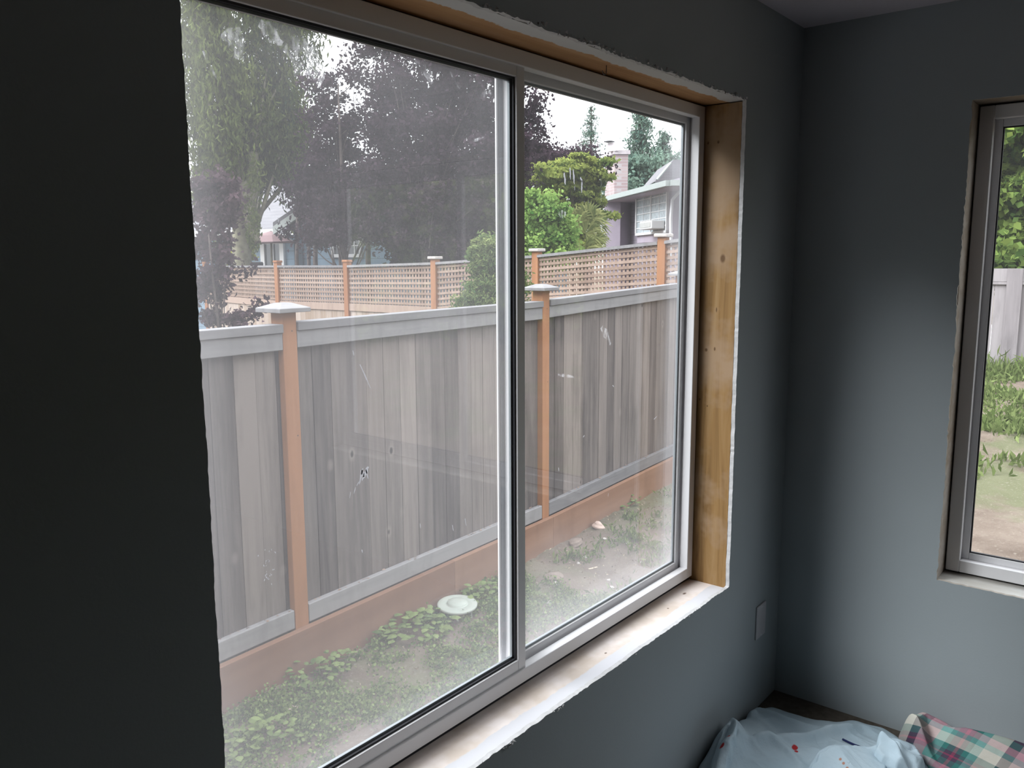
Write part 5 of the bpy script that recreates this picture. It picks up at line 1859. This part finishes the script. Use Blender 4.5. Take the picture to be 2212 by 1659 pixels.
# navy piping sewn on the sheet
M_NAVY = simple('navy_piping', (0.012, 0.02, 0.085), .8)
mb = MB()
PL = px_line([(1822, 1563), (1835, 1569), (1848, 1575), (1862, 1580), (1876, 1586), (1888, 1592)], .088)
PP = []
for (x_, y_) in PL:
    z_ = float(sheet_h(np.array([[x_]]), np.array([[y_]]))[0, 0])
    q = onz(0, 0, 0) if False else np.array([x_, y_, z_ + .010])
    PP.append(q)
mb.tube(PP, .0035, 6)
mb.build('piping', M_NAVY, sheet)

RD = px_line([(1965, 1552), (1998, 1534), (2050, 1556), (2110, 1582), (2212, 1612), (2330, 1650)], .15)
RD2 = px_line([(1990, 1600), (2060, 1612), (2140, 1630), (2230, 1655)], .07)
RD3 = px_line([(1960, 1570), (1985, 1600), (2000, 1640)], .10)


def blanket_h(X, Y):
    h = .030 + ridge(X, Y, RD, .060, .105, taper=False) + ridge(X, Y, RD3, .03, .03) + ridge(X, Y, RD2, .03, -.02)
    h = h + flap(X, Y, px_line([(1985, 1590), (2060, 1620), (2150, 1642), (2260, 1668)], .06), .2, .030, -1) + wrinkle(X, Y, .0040, 9) + wrinkle(X * 1.9, Y * 1.9, .002, 13)
    return h


out_p = [(-.012, -.50), (-.08, -.47), (-.15, -.50), (-.20, -.56), (-.26, -.64), (-.44, -.72), (-.55, -.90), (-.50, -1.15), (-.30, -1.28), (-.012, -1.30), (-.012, -1.05), (-.012, -.80), (-.012, -.62)]
m, nt, b = new_mat('teal_maroon_plaid')
b.inputs['Roughness'].default_value = 0.92
tc = nd(nt, 'ShaderNodeTexCoord'); mp = nd(nt, 'ShaderNodeMapping')
mp.inputs['Rotation'].default_value = (0, 0, math.radians(14))
nt.links.new(tc.outputs['Object'], mp.inputs[0])
sp = nd(nt, 'ShaderNodeSeparateXYZ'); nt.links.new(mp.outputs[0], sp.inputs[0])


def bands(coord, k, stops):
    f = mth(nt, 'FRACT', mth(nt, 'MULTIPLY', coord, k))
    return ramp(nt, f, stops, 'CONSTANT')


CR, TE, DT, PL_, MA, PK = (.50, .48, .42), (.14, .30, .28), (.03, .13, .12), (.055, .04, .065), (.24, .035, .08), (.42, .24, .28)
cu = bands(mth(nt, 'ADD', sp.outputs[1], mth(nt, 'MULTIPLY', sp.outputs[2], .3)), 3.9, [(0, CR), (.20, TE), (.30, DT), (.36, PL_), (.42, MA), (.46, PL_), (.54, DT), (.60, TE), (.72, PK), (.88, PL_)])
cv = bands(mth(nt, 'ADD', sp.outputs[0], mth(nt, 'MULTIPLY', sp.outputs[2], 1.0)), 5.0, [(0, DT), (.16, PL_), (.24, MA), (.28, PL_), (.36, DT), (.50, CR), (.72, TE), (.84, PK)])
c = mixc(nt, .5, cu, cv)
nt.links.new(c, b.inputs['Base Color'])
bump(nt, b, noise(nt, tc.outputs['Object'], 25, 4, .6), .35, .010)
blanket = cloth('plaid_blanket', out_p, 90, blanket_h, m)
tag(blanket, 'teal, maroon and cream plaid blanket bunched against the right wall beside the blue sheet', 'blanket')
t_ = MB().obox(at(1972, 1534, 3.39), RT * .8 + np.array((0, 0, -.6)), FW, .028, .002, .008).build('tag_label', simple('dark_tag', (.05, .02, .035), .8), blanket)
print('bedding done')
